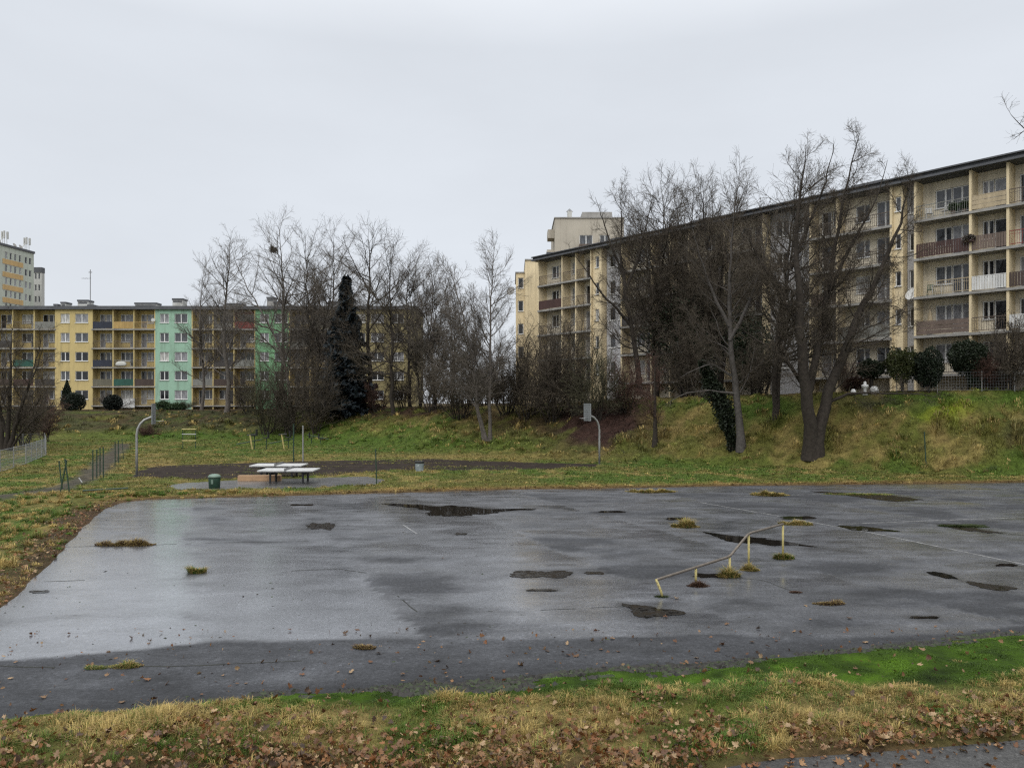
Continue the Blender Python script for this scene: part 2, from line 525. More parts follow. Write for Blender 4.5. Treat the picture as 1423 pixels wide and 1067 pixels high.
DRYSTRIP = pxpoly([(-300, 922), (0, 917), (150, 906), (300, 894), (420, 888), (560, 884), (700, 886), (860, 884), (1000, 879), (1160, 884), (1300, 878), (1500, 862), (1700, 880), (1423, 1000), (0, 1020), (-300, 1020)])
DRY = [pxpoly([(492, 790), (560, 785), (640, 800), (700, 850), (640, 862), (585, 852), (545, 820)]),
       pxpoly([(640, 716), (735, 722), (830, 760), (905, 800), (1010, 792), (960, 745), (800, 712), (700, 706)]),
       pxpoly([(270, 702), (420, 715), (470, 745), (400, 760), (300, 745)]),
       pxpoly([(880, 690), (1200, 684), (1423, 690), (1423, 740), (1100, 712)]),
       pxpoly([(1000, 845), (1200, 820), (1423, 850), (1423, 870), (1160, 882)])]
SLICK = [pxpoly([(-40, 845), (110, 745), (420, 790), (500, 800), (560, 850), (560, 880), (300, 890), (0, 912)]),
         pxpoly([(600, 805), (700, 790), (870, 815), (900, 870), (700, 880), (620, 860)]),
         pxpoly([(500, 690), (640, 686), (720, 720), (830, 775), (760, 790), (640, 745)]),
         pxpoly([(150, 706), (280, 694), (270, 740), (180, 745), (130, 735)])]


def ell(cx, cy, rx, ry):
    return [(cx + rx * math.cos(a), cy + ry * math.sin(a) + 0.25 * ry * math.sin(3 * a)) for a in [i * math.pi / 4 for i in range(8)]]


PUDDLES = [
        ([(535, 700), (575, 700.3), (600, 703), (645, 703.5), (690, 707), (742, 706.5), (738, 709), (690, 712), (640, 716), (598, 716.5), (594, 713), (600, 711), (570, 706)], 'water'),
        (ell(445, 731, 18, 5), 'mud'), (ell(752, 798, 40, 5.5), 'mud'), (ell(826, 796, 14, 2.2), 'mud'),
        ([(866, 840), (880, 841), (905, 843), (947, 851), (925, 855), (900, 858), (885, 853)], 'mud'),
        ([(980, 740), (1010, 743), (1060, 748), (1128, 759), (1100, 758), (1045, 756), (1005, 749)], 'water'),
        (ell(1108, 719.5, 22, 2.4), 'water'), ([(1170, 731), (1205, 732), (1242, 738), (1215, 738), (1190, 737)], 'water'),
        ([(1308, 728), (1340, 729), (1365, 736), (1395, 741), (1350, 738), (1325, 734)], 'mud'), (ell(940, 721, 14, 2.0), 'water'), (ell(850, 711, 18, 1.4), 'water'),
        ([(1288, 795), (1310, 796), (1330, 804), (1310, 803)], 'water'), ([(1340, 808), (1380, 812), (1412, 818), (1390, 821), (1360, 816)], 'mud'),
        (ell(420, 701.5, 16, 1.2), 'water'), ([(1130, 683), (1180, 685), (1240, 689), (1272, 694), (1235, 696), (1190, 690)], 'mud'), (ell(1398, 785, 16, 2), 'water'),
        (ell(55, 822, 15, 2), 'mud'), (ell(640, 742, 8, 1.3), 'mud'), (ell(985, 800, 22, 3.0), 'water'), (ell(752, 820, 20, 1.5), 'mud'), (ell(235, 949, 24, 5), 'mud'),
        (ell(1285, 858, 20, 1.8), 'water')]
PUDDLE_OUT = [pxpoly(p) for p, m_ in PUDDLES]
LANES = np.array([-40, -20, -8, 0.4, 4.0, 9.5, 14.0, 19.4, 24.0, 29.0, 35.0, 60.0])


def court_wet(x, y):
    nA = fbm(x * 0.22 + y * 0.05, y * 0.75, 61, 5); nB = fbm(x * 0.9, y * 2.2, 67, 4); nC = fbm(x * 0.35, y * 0.35, 71, 4)
    px = CX + F * x / np.maximum(y, 6)
    w = 0.60 + 1.7 * (nA - 0.5) + 0.55 * (nB - 0.5)
    w = w + 0.16 * smooth(760, 420, px) - 0.04 * smooth(820, 1050, px)
    # paving lanes run away from the camera, each laid a little different
    u = 0.915 * x + 0.40 * y + 1.2 * (fbm(x * .12, y * .12, 93, 3) - .5) + 0.35 * (nB - .5)
    lane = np.searchsorted(LANES, u).clip(1, len(LANES) - 1)
    fr = (u - LANES[lane - 1]) / (LANES[lane] - LANES[lane - 1])
    w = w + 0.30 * (vnoise(lane * 3.7, lane * 0.0, 12) - 0.5) + 0.50 * (smooth(0.0, 0.75, fr) - 0.6) * (0.35 + 1.1 * nC)

    def soft(poly, e):
        d = segdist(x, y, poly, True); d = np.where(inpoly(x, y, poly), -d, d)
        return smooth(e, -e, d + (nC - 0.5) * 2.4 + (nB - .5) * 0.8)
    for p in DRY: w = w - 0.27 * soft(p, 0.8)
    for p in SLICK: w = w + 0.36 * soft(p, 0.8)
    d = segdist(x, y, DRYSTRIP, True); d = np.where(inpoly(x, y, DRYSTRIP), -d, d)
    k = smooth(0.12, -0.10, d + (nB - 0.5) * 0.35 + (nC - .5) * .5)
    w = w * (1 - k) + (0.02 + 0.25 * (nB - 0.5)) * k
    return np.clip(w, -0.1, 1.05)


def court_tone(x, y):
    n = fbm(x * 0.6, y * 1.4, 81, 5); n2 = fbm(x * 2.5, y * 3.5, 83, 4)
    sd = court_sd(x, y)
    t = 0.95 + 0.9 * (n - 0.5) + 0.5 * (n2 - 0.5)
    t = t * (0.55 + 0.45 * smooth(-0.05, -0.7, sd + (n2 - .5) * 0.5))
    t = t * (0.42 + 0.75 * np.clip(court_wet(x, y) + 0.5 * (n2 - .5), 0, 1))  # paler where slick, darker where dry: sky sheen put into the colour
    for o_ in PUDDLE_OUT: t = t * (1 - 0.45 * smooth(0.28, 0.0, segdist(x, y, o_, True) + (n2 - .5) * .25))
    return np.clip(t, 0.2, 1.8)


ground_sheet()
M['court'] = asphalt('wet_asphalt', (0.090, 0.094, 0.104))
M['path'] = asphalt('path_asphalt', (0.052, 0.051, 0.049), 0.8)
M['hoops'] = simple('dark_tarmac', (0.030, 0.023, 0.019), 0.95, 0.5, 1.2, spec=0.08, bumpy=0.5, bscale=30, dirt=((0.09, 0.075, 0.05), 0.62))
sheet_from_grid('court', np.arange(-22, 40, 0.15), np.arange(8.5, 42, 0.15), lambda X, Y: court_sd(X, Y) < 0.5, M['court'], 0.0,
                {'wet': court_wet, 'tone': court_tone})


def insd(poly):
    def f(X, Y):
        d = segdist(X, Y, poly, True)
        return np.where(inpoly(X, Y, poly), -d, d)
    return f


sheet_from_grid('path', np.arange(1.5, 15, 0.25), np.arange(4.5, 11, 0.25), lambda X, Y: insd(PATH)(X, Y) < 0.3, M['path'], 0.04,
                {'wet': lambda x, y: 0.12 + 0.4 * (fbm(x, y * 2, 5) - 0.5), 'tone': lambda x, y: 0.8 + 0.6 * (fbm(x * 2, y * 2, 9) - 0.3)})
sheet_from_grid('basketball_court', np.arange(-26, 9, 0.3), np.arange(40, 58, 0.3), lambda X, Y: insd(HOOPS)(X, Y) < 0.0, M['hoops'], 0.03,
                {'wet': lambda x, y: -0.35 + 0.5 * (fbm(x * .4, y, 5) - 0.5), 'tone': lambda x, y: 0.7 + 0.9 * (fbm(x, y, 9) - 0.3)})
sheet_from_grid('table_pad', np.arange(-18, -6, 0.25), np.arange(34, 43, 0.25), lambda X, Y: insd(PAD)(X, Y) < 0.0, M['path'], 0.03,
                {'wet': lambda x, y: 0.55 + 0.4 * (fbm(x * .6, y, 5) - 0.5), 'tone': lambda x, y: 1.2 + 0.9 * (fbm(x, y, 9) - 0.5)})


# worn white lines, seams and puddles on the court
def strip(name, pxpts, width, mat, z, n=40, jit=0.0, seed=0):
    P = np.array(pxpoly(pxpts)); seg = np.concatenate([[0], np.cumsum(np.hypot(*np.diff(P, axis=0).T))])
    s = np.linspace(0, seg[-1], n)
    x = np.interp(s, seg, P[:, 0]); y = np.interp(s, seg, P[:, 1])
    if jit:
        x = x + jit * (fbm(s * 1.5, s * 0 + seed, 3) - 0.5) * 2; y = y + jit * (fbm(s * 1.5, s * 0 + seed + 9, 4) - 0.5) * 2
    tx = np.gradient(x); ty = np.gradient(y); L = np.hypot(tx, ty)
    ww = width * (0.6 + 0.8 * vnoise(s * 3, s * 0, seed)) if jit else width + 0 * s
    nx, ny = -ty / L * ww / 2, tx / L * ww / 2
    V = np.concatenate([np.stack([x + nx, y + ny, 0 * x + z], -1), np.stack([x - nx, y - ny, 0 * x + z], -1)])
    q = [(i + n, i + 1 + n, i + 1, i) for i in range(n - 1) if not jit or vnoise(s[i] * 0.9 + seed, 3.3, 5) + 0.5 * vnoise(s[i] * 4, 1.0, 6) > 0.62]
    return tag(link(name, np_mesh(name, V, q), mat), kind='structure')


m, nt, b = new_mat('worn_paint')
v = coords(nt)
k = ramp(nt, noise_node(nt, v, 3.5, 8, 0.8), [(0.38, 0.0), (0.60, 0.75)])
nt.links.new(mixc(nt, k, (0.05, 0.05, 0.053), (0.36, 0.36, 0.35)), b.inputs['Base Color']); b.inputs['Roughness'].default_value = 0.5
M['line'] = m
M['crack'] = simple('crack_fill', (0.024, 0.025, 0.020), 0.75, 0.5, 5, spec=0.3)
for pts, wd in ([[(973, 698), (1080, 716.5), (1168, 733), (1210, 740), (1423, 784), (1500, 800)], 0.075], [[(1165, 728.5), (1300, 723), (1423, 719), (1540, 715)], 0.07],
                [[(1010, 690), (1423, 679)], 0.06], [[(560, 729), (580, 742)], 0.05]):
    strip('court_line', pts, wd, M['line'], 0.004)
for i, (pts, wd) in enumerate([([(80, 760), (180, 758), (300, 754), (430, 752)], 0.03), ([(60, 808), (200, 803), (330, 796), (470, 790), (510, 796), (545, 822), (580, 850)], 0.03),
                               ([(630, 851), (760, 847), (900, 841)], 0.025), ([(1000, 800), (1060, 806), (1110, 825), (1150, 838)], 0.025),
                               ([(0, 925), (120, 927), (240, 926), (420, 918)], 0.03), ([(1120, 700), (1260, 722), (1423, 744)], 0.02)]):
    strip('court_seam', pts, wd, M['crack'], 0.003, 90, 0.04, i * 7)

m, nt, b = new_mat('puddle_water')
v = coords(nt)
b.inputs['Base Color'].default_value = (0.008, 0.007, 0.006, 1); b.inputs['IOR'].default_value = 1.33
b.inputs['Roughness'].default_value = 0.03
bump(nt, noise_node(nt, v, 5, 2), 0.03, 0.01, b)
M['water'] = m
m, nt, b = new_mat('muddy_puddle')
v = coords(nt)
k = noise_node(nt, v, 4.5, 5, 0.7)
nt.links.new(ramp(nt, k, [(0.42, (0.006, 0.005, 0.004)), (0.68, (0.026, 0.020, 0.013))]), b.inputs['Base Color'])
nt.links.new(ramp(nt, k, [(0.42, 0.04), (0.54, 0.7)]), b.inputs['Roughness'])
nt.links.new(ramp(nt, k, [(0.42, 0.3), (0.54, 0.06)]), b.inputs['Specular IOR Level'])
bump(nt, k, 0.3, 0.03, b)
M['mud'] = m


def puddle(pts, mat, z=0.006, seed=0):
    P = np.array(pxpoly(pts)); n = len(P); out = []
    for i in range(n):
        p0, p1, p2, p3 = P[i - 1], P[i], P[(i + 1) % n], P[(i + 2) % n]
        for t in np.linspace(0, 1, 20, endpoint=False):
            out.append(0.5 * (2 * p1 + (p2 - p0) * t + (2 * p0 - 5 * p1 + 4 * p2 - p3) * t * t + (3 * p1 - p0 - 3 * p2 + p3) * t ** 3))
    out = np.array(out)
    c = out.mean(0)
    ang = np.arctan2((out[:, 1] - c[1]) / np.ptp(out[:, 1]), (out[:, 0] - c[0]) / np.ptp(out[:, 0]))
    k = 1 + 0.55 * (fbm(np.cos(ang) * 2.6 + seed, np.sin(ang) * 2.6, 90 + seed, 3) - 0.5) + 0.5 * (fbm(out[:, 0] * 5, out[:, 1] * 3.0, 70 + seed, 4) - 0.5)
    out = c + (out - c) * k[:, None]
    mb = MB().poly([(x, y, z) for x, y in out])
    o = mb.build('puddle', mat); tag(o, kind='structure')


for i, (p, mt) in enumerate(PUDDLES):
    if i != 20: puddle(p, M[mt], 0.006 + 0.0001 * i, i)



# ================================================================== GRASS AND LEAVES (uncountable)
def blades(name, x, y, height, width, col, lean=0.5, az=None, mat='grass', rs=RS):
    """each blade a bent strip of five points; az: the way it leans"""
    n = len(x)
    z = terrain(x, y) - 0.01
    a0 = rs.rand(n) * 2 * math.pi
    fa = a0 if az is None else az
    bx, by = np.cos(fa), np.sin(fa)
    lean = lean * np.ones(n)
    ln = lean * (0.3 + 1.1 * rs.rand(n)) * height
    sx, sy = np.cos(fa + 1.57) * width / 2, np.sin(fa + 1.57) * width / 2
    up = height * (1 - 0.25 * np.minimum(lean, 1) * rs.rand(n))
    V = np.empty((n, 5, 3), np.float32)
    V[:, 0] = np.stack([x - sx, y - sy, z], -1); V[:, 1] = np.stack([x + sx, y + sy, z], -1)
    mx, my, mz = x + bx * ln * 0.35, y + by * ln * 0.35, z + up * 0.72
    V[:, 2] = np.stack([mx - sx * .8, my - sy * .8, mz], -1); V[:, 3] = np.stack([mx + sx * .8, my + sy * .8, mz], -1)
    V[:, 4] = np.stack([x + bx * ln, y + by * ln, z + up * (1 - 0.5 * np.minimum(lean, 1) * rs.rand(n))], -1)
    i = np.arange(n)[:, None] * 5
    me = np_mesh(name, V.reshape(-1, 3), i + np.array([0, 1, 3, 2]), i + np.array([2, 3, 4]), smooth_shade=True, colors=np.repeat(col, 5, 0))
    return link(name, me, M[mat])


def tussocks(cx, cy, rad, nb, h, col, rs, comb=0.5):
    """clumps of blades fanning out from their centres: returns x, y, height, colour, lean, azimuth per blade"""
    idx = np.repeat(np.arange(len(cx)), nb)
    n = len(idx)
    a = rs.rand(n) * 6.283; q = rs.rand(n) ** 0.6
    x = cx[idx] + np.cos(a) * q * rad[idx]; y = cy[idx] + np.sin(a) * q * rad[idx]
    fl = (fbm(cx * 0.5, cy * 0.5, 21, 2) * 10)[idx]
    az = np.arctan2(np.sin(a) + comb * np.sin(fl), np.cos(a) + comb * np.cos(fl)) + rs.randn(n) * 0.5
    hh = h[idx] * (1.1 - 0.55 * q ** 2) * (0.5 + 0.65 * rs.rand(n))
    c = col[idx] * (0.55 + 0.85 * rs.rand(n, 1))
    return x, y, hh, c, 0.35 + 1.0 * q, az


def pick(px_cols, probs, n, rs):
    k = np.minimum((rs.rand(n)[:, None] > np.cumsum(probs, 1)).sum(1), probs.shape[1] - 1)
    return np.asarray(px_cols)[k]


def grass_near():
    rs = np.random.RandomState(71)

    def field(n, xr, yr):
        x = rs.uniform(*xr, n); y = rs.uniform(*yr, n)
        px = CX + F * x / y
        ok = (px > -130) & (px < 1550)
        return x[ok], y[ok]

    def ctx(x, y):
        px = CX + F * x / y
        sd = court_sd(x, y); sp = insd(PATH)(x, y)
        n1 = fbm(x * 0.22, y * 0.22, 41, 4); n2 = fbm(x * 0.9, y * 0.9, 43, 4)
        mw = np.interp(px, *MOSSW) * (y < 16)
        moss = sd < mw * (0.85 + 0.5 * (n2 - .5))
        lk = smooth(9.3 + 0.05 * x, 8.2 + 0.05 * x, y + (n1 - 0.5) * 1.8) * (x > -8)
        gate = smooth(0.0, 0.10, sd) * smooth(0.02, 0.25, sp) * smooth(0.35, 0.9, segdist(x, y, TRACK))
        return sd, n1, n2, moss, lk, gate
    parts = []
    # undergrowth and moss: short dense blades
    x, y = field(420000, (-9, 15.5), (7.4, 15.5))
    x2, y2 = field(110000, (-22, -8), (11, 34)); k = rs.rand(len(x2)) < (14 / y2) ** 1.2
    x = np.concatenate([x, x2[k]]); y = np.concatenate([y, y2[k]])
    sd, n1, n2, moss, lk, gate = ctx(x, y)
    k = rs.rand(len(x)) < np.where(moss, 0.95, 0.45 * (1 - 0.4 * lk)) * gate
    x, y, sd, n2, moss = x[k], y[k], sd[k], n2[k], moss[k]
    c = ground_colour(x, y, sd); r = rs.rand(len(x))
    c = c * (0.5 + 0.8 * r[:, None])
    g = (rs.rand(len(x)) < 0.35) & ~moss
    c = np.where(g[:, None], GREEN * (0.5 + 0.8 * r[:, None]), c)
    n3 = fbm(x * 3.5, y * 3.5, 57, 3)
    h = np.where(moss, 0.012 + 0.05 * np.clip(n3 - 0.3, 0, 1) * (0.5 + r), 0.03 + 0.05 * r)
    parts.append((x, y, h, c, 0.9 + 0 * x, rs.rand(len(x)) * 6.283, np.where(moss, 0.009, 0.006)))
    # tussocks
    x, y = field(26000, (-9, 15.5), (7.4, 14.5))
    x2, y2 = field(17000, (-22, -8), (11, 34)); k = rs.rand(len(x2)) < (14 / y2)
    x = np.concatenate([x, x2[k]]); y = np.concatenate([y, y2[k]])
    sd, n1, n2, moss, lk, gate = ctx(x, y)
    cl = fbm(x * 1.6, y * 1.6, 23, 3)
    k = rs.rand(len(x)) < np.where(moss, 0.006, np.clip(0.30 + 2.0 * (cl - 0.42), 0.12, 1) * (1 - 0.72 * lk) * (1 - 0.9 * smooth(-6.5, -8.5, x) * smooth(1.25, 0.5, sd) * smooth(0.0, 0.3, sd))) * gate * smooth(0.02, 0.2, sd)
    x, y, sd, n1, n2, lk, cl = x[k], y[k], sd[k], n1[k], n2[k], lk[k], cl[k]
    m = len(x)
    st = np.clip(0.50 + 2.6 * (n2 - 0.48), 0.15, 0.88); gr = (1 - st) * 0.7
    cols = np.array([STRAW * 1.15, GREEN * 1.05, OLIVE * 1.1])
    col = pick(cols, np.stack([st, gr, 1 - st - gr], 1), m, rs) * (0.75 + 0.5 * rs.rand(m, 1))
    size = 0.6 + 0.8 * rs.rand(m)
    h = (0.09 + 0.13 * np.clip(cl * 1.6 - 0.4, 0, 1)) * size * (1 - 0.3 * lk) * (0.5 + 0.5 * smooth(0.05, 0.5, sd)) * (0.55 + 0.45 * np.maximum(smooth(0.0, 0.9, sd - np.interp(CX + F * x / y, *MOSSW)), y > 16))
    nb = (22 + 26 * size).astype(int)
    tx, ty, th, tc, tl, ta = tussocks(x, y, 0.035 + 0.06 * size, nb, h, col, rs)
    parts.append((tx, ty, th, tc, tl, ta, np.full(len(tx), 0.0060)))
    x, y, h, c, l, a, w = [np.concatenate([p[i] for p in parts]) for i in range(7)]
    w = w * (0.7 + 0.6 * rs.rand(len(w))) * np.clip(y / 10, 1, 2.6)
    o = blades('grass', x, y, h, w, c, l, a)
    tag(o, 'straw coloured and green winter grass along the near and left edges of the asphalt', 'grass', kind='stuff')


def grass_far():
    rs = np.random.RandomState(72)

    def field(n):
        a = rs.uniform(-0.80, 0.80, n); Y = np.exp(rs.uniform(math.log(30), math.log(104), n)); X = a * Y
        h0, t = base_h(X, Y); sd = court_sd(X, Y)
        ok = (sd > 0.08) & ~inpoly(X, Y, PAD) & (t < 1.0)
        ok &= ~(inpoly(X, Y, HOOPS) & ~(fbm(X * 0.30, Y * 1.1, 15, 3) > 0.56)) & (segdist(X, Y, TRACK) > 0.6) & ~((X < -8) & (Y < 33))
        return X[ok], Y[ok], t[ok], sd[ok]
    parts = []
    X, Y, t, sd = field(230000)
    c = ground_colour(X, Y, sd) * (0.45 + 0.9 * rs.rand(len(X), 1))
    parts.append((X, Y, 0.05 + 0.09 * rs.rand(len(X)), c, 0.9 + 0 * X, rs.rand(len(X)) * 6.283))
    X, Y, t, sd = field(36000)
    cl = fbm(X * 0.7, Y * 0.7, 23, 4); n2 = fbm(X * 0.9, Y * 0.9, 43, 4)
    bank = np.sin(np.clip(t, 0, 1) * math.pi) ** 0.6
    c = ground_colour(X, Y, sd)
    litter = (c[:, 0] > c[:, 1] * 1.35) & (c[:, 0] < 0.13)
    k = rs.rand(len(X)) < np.clip(0.25 + 2.2 * (cl - 0.4), 0.1, 1) * np.where(litter, 0.3, 1)
    X, Y, t, sd, cl, n2, bank, c, litter = X[k], Y[k], t[k], sd[k], cl[k], n2[k], bank[k], c[k], litter[k]
    m = len(X); r = rs.rand(m)
    st = (rs.rand(m) < 0.20 + 0.9 * np.clip(n2 - 0.5, 0, 1)) & ~litter
    c = np.where(st[:, None], STRAW * 1.0, c * 1.1) * (0.40 + 1.15 * r[:, None])
    size = 0.6 + 0.9 * rs.rand(m)
    h = (0.08 + 0.42 * bank * np.clip(cl * 1.8 - 0.4, 0, 1)) * size
    nb = (10 + 12 * size).astype(int)
    tx, ty, th, tc, tl, ta = tussocks(X, Y, (0.10 + 0.20 * bank) * size, nb, h, c, rs)
    parts.append((tx, ty, th, tc, tl, ta))
    x, y, h, c, l, a = [np.concatenate([p[i] for p in parts]) for i in range(6)]
    w = 0.00060 * y * (0.6 + 0.8 * rs.rand(len(y)))
    o = blades('grass', x, y, h, w, c, l, a)
    tag(o, 'tussocky green and straw grass on the bank and hollow beyond the asphalt', 'grass', kind='stuff')


LEAF_OUT = np.array([(0, -0.5), (0.10, -0.30), (0.42, -0.28), (0.26, -0.08), (0.52, 0.12), (0.22, 0.16), (0.24, 0.36), (0.0, 0.55),
                     (-0.24, 0.36), (-0.22, 0.16), (-0.52, 0.12), (-0.26, -0.08), (-0.42, -0.28), (-0.10, -0.30)])


def leaf_verts(n, size, rs, curl=0.5, flat=0.45):
    """n lobed leaves as fans round a midpoint: (n, 15, 3)"""
    k = len(LEAF_OUT)
    V = np.zeros((n, k + 1, 3))
    V[:, 1:, 0] = LEAF_OUT[:, 0] * (0.7 + 0.5 * rs.rand(n))[:, None]; V[:, 1:, 1] = LEAF_OUT[:, 1]
    V[:, 1:, :2] *= (0.8 + 0.4 * rs.rand(n, k))[..., None]
    cu = (curl * (rs.rand(n) * 1.6 - 0.4))[:, None]
    V[:, :, 2] = cu * (V[:, :, 0] ** 2 * 1.5 + 0.5 * V[:, :, 1] ** 2) + 0.12 * (rs.rand(n, k + 1) - 0.5)
    V *= size[:, None, None]
    ax = rs.randn(n, 2) * flat; az = rs.rand(n) * 6.283
    x, y, z = V[..., 0], V[..., 1], V[..., 2]
    c, s = np.cos(ax[:, :1]), np.sin(ax[:, :1]); y, z = y * c - z * s, y * s + z * c
    c, s = np.cos(ax[:, 1:]), np.sin(ax[:, 1:]); x, z = x * c + z * s, -x * s + z * c
    c, s = np.cos(az)[:, None], np.sin(az)[:, None]; x, y = x * c - y * s, x * s + y * c
    return np.stack([x, y, z], -1)


LEAF_COLS = np.array([(0.17, 0.085, 0.032), (0.25, 0.145, 0.068), (0.11, 0.048, 0.019), (0.16, 0.064, 0.021), (0.32, 0.215, 0.115), (0.055, 0.030, 0.016), (0.12, 0.060, 0.022), (0.20, 0.085, 0.025)])


def leaf_mesh(name, x, y, z, size, rs, curl=0.5, flat=0.45, dark=1.0):
    n = len(x)
    V = leaf_verts(n, size, rs, curl, flat) + np.stack([x, y, z], -1)[:, None, :]
    k = V.shape[1]
    c = LEAF_COLS[rs.randint(0, len(LEAF_COLS), n)] * (0.7 + 0.6 * rs.rand(n))[:, None] * dark
    tri = np.array([(0, i + 1, (i + 1) % (k - 1) + 1) for i in range(k - 1)])
    T = (np.arange(n)[:, None, None] * k + tri[None]).reshape(-1, 3)
    return np_mesh(name, V.reshape(-1, 3), None, T, True, np.repeat(c, k, 0))


def leaf_litter():
    n = 90000
    x = RS.uniform(-9, 15, n); y = RS.uniform(7.4, 13.5, n)
    n1 = fbm(x * 0.22, y * 0.22, 41, 4); n2 = fbm(x * 1.3, y * 1.3, 33, 3)
    sd = court_sd(x, y); sp = insd(PATH)(x, y)
    lk = smooth(9.7 + 0.05 * x, 8.3 + 0.05 * x, y + (n1 - 0.5) * 2.4) * (0.35 + 0.65 * smooth(-4.5, -1.0, x + (n1 - .5) * 4))
    mossy = sd < np.interp(CX + F * x / y, *MOSSW) * 1.1
    dens = np.clip(0.04 + 0.95 * lk * smooth(0.22, 0.5, n2) + 0.25 * smooth(0.54, 0.70, n2), 0, 1) * (sd > 0.1)
    dens = np.where(mossy & (sp > .3), 0.02, dens * 1.25)
    dens = np.where(sp < 0.05, 0.45 * np.exp(np.minimum(sp, 0) / 0.22), dens) * (sp > -1.5)
    k = RS.rand(n) < dens * 0.75
    x, y, sp = x[k], y[k], sp[k]
    x2 = RS.uniform(-20, -6, 40000); y2 = RS.uniform(10, 33, 40000)
    s2 = court_sd(x2, y2)
    k2 = (s2 > 0.0) & (RS.rand(len(x2)) < 0.8 * smooth(1.7, 0.3, s2 + (fbm(x2, y2, 43, 3) - .5) * 1.8)) & (RS.rand(len(x2)) < 12 / y2)
    x = np.concatenate([x, x2[k2]]); y = np.concatenate([y, y2[k2]])
    z = terrain(x, y) + np.where(insd(PATH)(x, y) < 0, 0.012, 0.03 + 0.07 * RS.rand(len(x)))
    z = np.maximum(z, np.where(insd(PATH)(x, y) < 0.3, 0.055, -1))
    o = link('leaf_litter', leaf_mesh('leaf_litter', x, y, z, 0.028 + 0.075 * RS.rand(len(x)) ** 1.6, RS, 0.9, 0.7), M['leaf'])
    tag(o, 'carpet of fallen brown leaves lying in the grass beside the path and asphalt edges', 'leaves', kind='stuff')


def crumbs():
    """moss crumbs and specks of soil strewn over the court"""
    n = 2600
    a = RS.uniform(-0.75, 0.75, n); y = np.exp(RS.uniform(math.log(9.5), math.log(32), n)); x = a * y
    sd = court_sd(x, y)
    d = np.clip(fbm(x * 0.5, y * 0.9, 55, 3) * 1.6 - 0.55, 0.02, 1) * np.where(x < 2, 1, 0.45)
    edge = smooth(-0.55, -0.05, sd) * (y < 14)
    k = (sd < -0.1) & (RS.rand(n) < np.clip(d * 0.5, 0, 1))
    x, y = x[k], y[k]
    # dark clods pushed up along the near edge
    x3 = RS.uniform(-5, 12, 60000); y3 = RS.uniform(9.5, 14, 60000); s3 = court_sd(x3, y3)
    p3 = CX + F * x3 / y3
    wd = np.interp(p3, [200, 380, 560, 760, 1000, 1100, 1240, 1500], [0.0, 0.16, 0.42, 0.46, 0.36, 0.16, 0.25, 0.25])
    k3 = (s3 > -0.10) & (s3 < wd * 1.1) & (RS.rand(len(x3)) < 0.8) & (fbm(x3 * 1.3, y3 * 2.5, 17, 3) > 0.40)
    nb = len(x)
    x = np.concatenate([x, x3[k3]]); y = np.concatenate([y, y3[k3]])
    n = len(x)
    s = 0.010 + 0.022 * RS.rand(n) ** 2.5; s[nb:] = 0.02 + 0.045 * RS.rand(n - nb) ** 1.5
    base = np.array([(1, 0, 0), (0, 1, 0), (-1, 0, 0), (0, -1, 0), (0.2, 0.1, 0.6)])
    V = base[None] * (0.6 + 0.8 * RS.rand(n, 5))[..., None] * s[:, None, None]
    az = RS.rand(n) * 6.28; c, sn = np.cos(az)[:, None], np.sin(az)[:, None]
    st = (1 + 1.2 * RS.rand(n))[:, None]
    X = V[..., 0] * st; V = np.stack([X * c - V[..., 1] * sn, X * sn + V[..., 1] * c, V[..., 2]], -1)
    zz = np.maximum(terrain(x, y), 0.0)
    V += np.stack([x, y, zz + 0.001], -1)[:, None]
    T = (np.arange(n)[:, None, None] * 5 + np.array([(0, 1, 4), (1, 2, 4), (2, 3, 4), (3, 0, 4)])[None]).reshape(-1, 3)
    col = np.where(RS.rand(n, 1) < 0.35, np.array([(0.025, 0.035, 0.012)]), np.array([(0.018, 0.016, 0.012)])) * (0.6 + RS.rand(n, 1))
    o = link('debris', np_mesh('debris', V.reshape(-1, 3), None, T, False, np.repeat(col, 5, 0)), M['leaf'])
    tag(o, 'dark crumbs of moss and soil strewn over the wet asphalt', 'debris', kind='stuff')


grass_near(); grass_far(); leaf_litter(); crumbs()
# ================================================================== TREES AND SHRUBS
def tubes(P, Rr, k, rs):
    """P (m,n,3), Rr (m,n): m tapering tubes of k sides; returns verts, quads"""
    m, n, _ = P.shape
    T = np.gradient(P, axis=1); T /= np.linalg.norm(T, axis=2, keepdims=True) + 1e-9
    ref = rs.randn(m, 1, 3); ref = ref - (ref * T[:, n // 2:n // 2 + 1]).sum(2, keepdims=True) * T[:, n // 2:n // 2 + 1]
    U = np.cross(T, np.broadcast_to(ref, T.shape)); U /= np.linalg.norm(U, axis=2, keepdims=True) + 1e-9
    W = np.cross(T, U)
    a = np.arange(k) * 2 * math.pi / k
    V = P[:, :, None] + Rr[:, :, None, None] * (U[:, :, None] * np.cos(a)[None, None, :, None] + W[:, :, None] * np.sin(a)[None, None, :, None])
    i = np.arange(m * n * k).reshape(m, n, k)
    j = np.roll(i, -1, axis=2)
    q = np.stack([i[:, :-1], j[:, :-1], j[:, 1:], i[:, 1:]], -1).reshape(-1, 4)
    return V.reshape(-1, 3), q


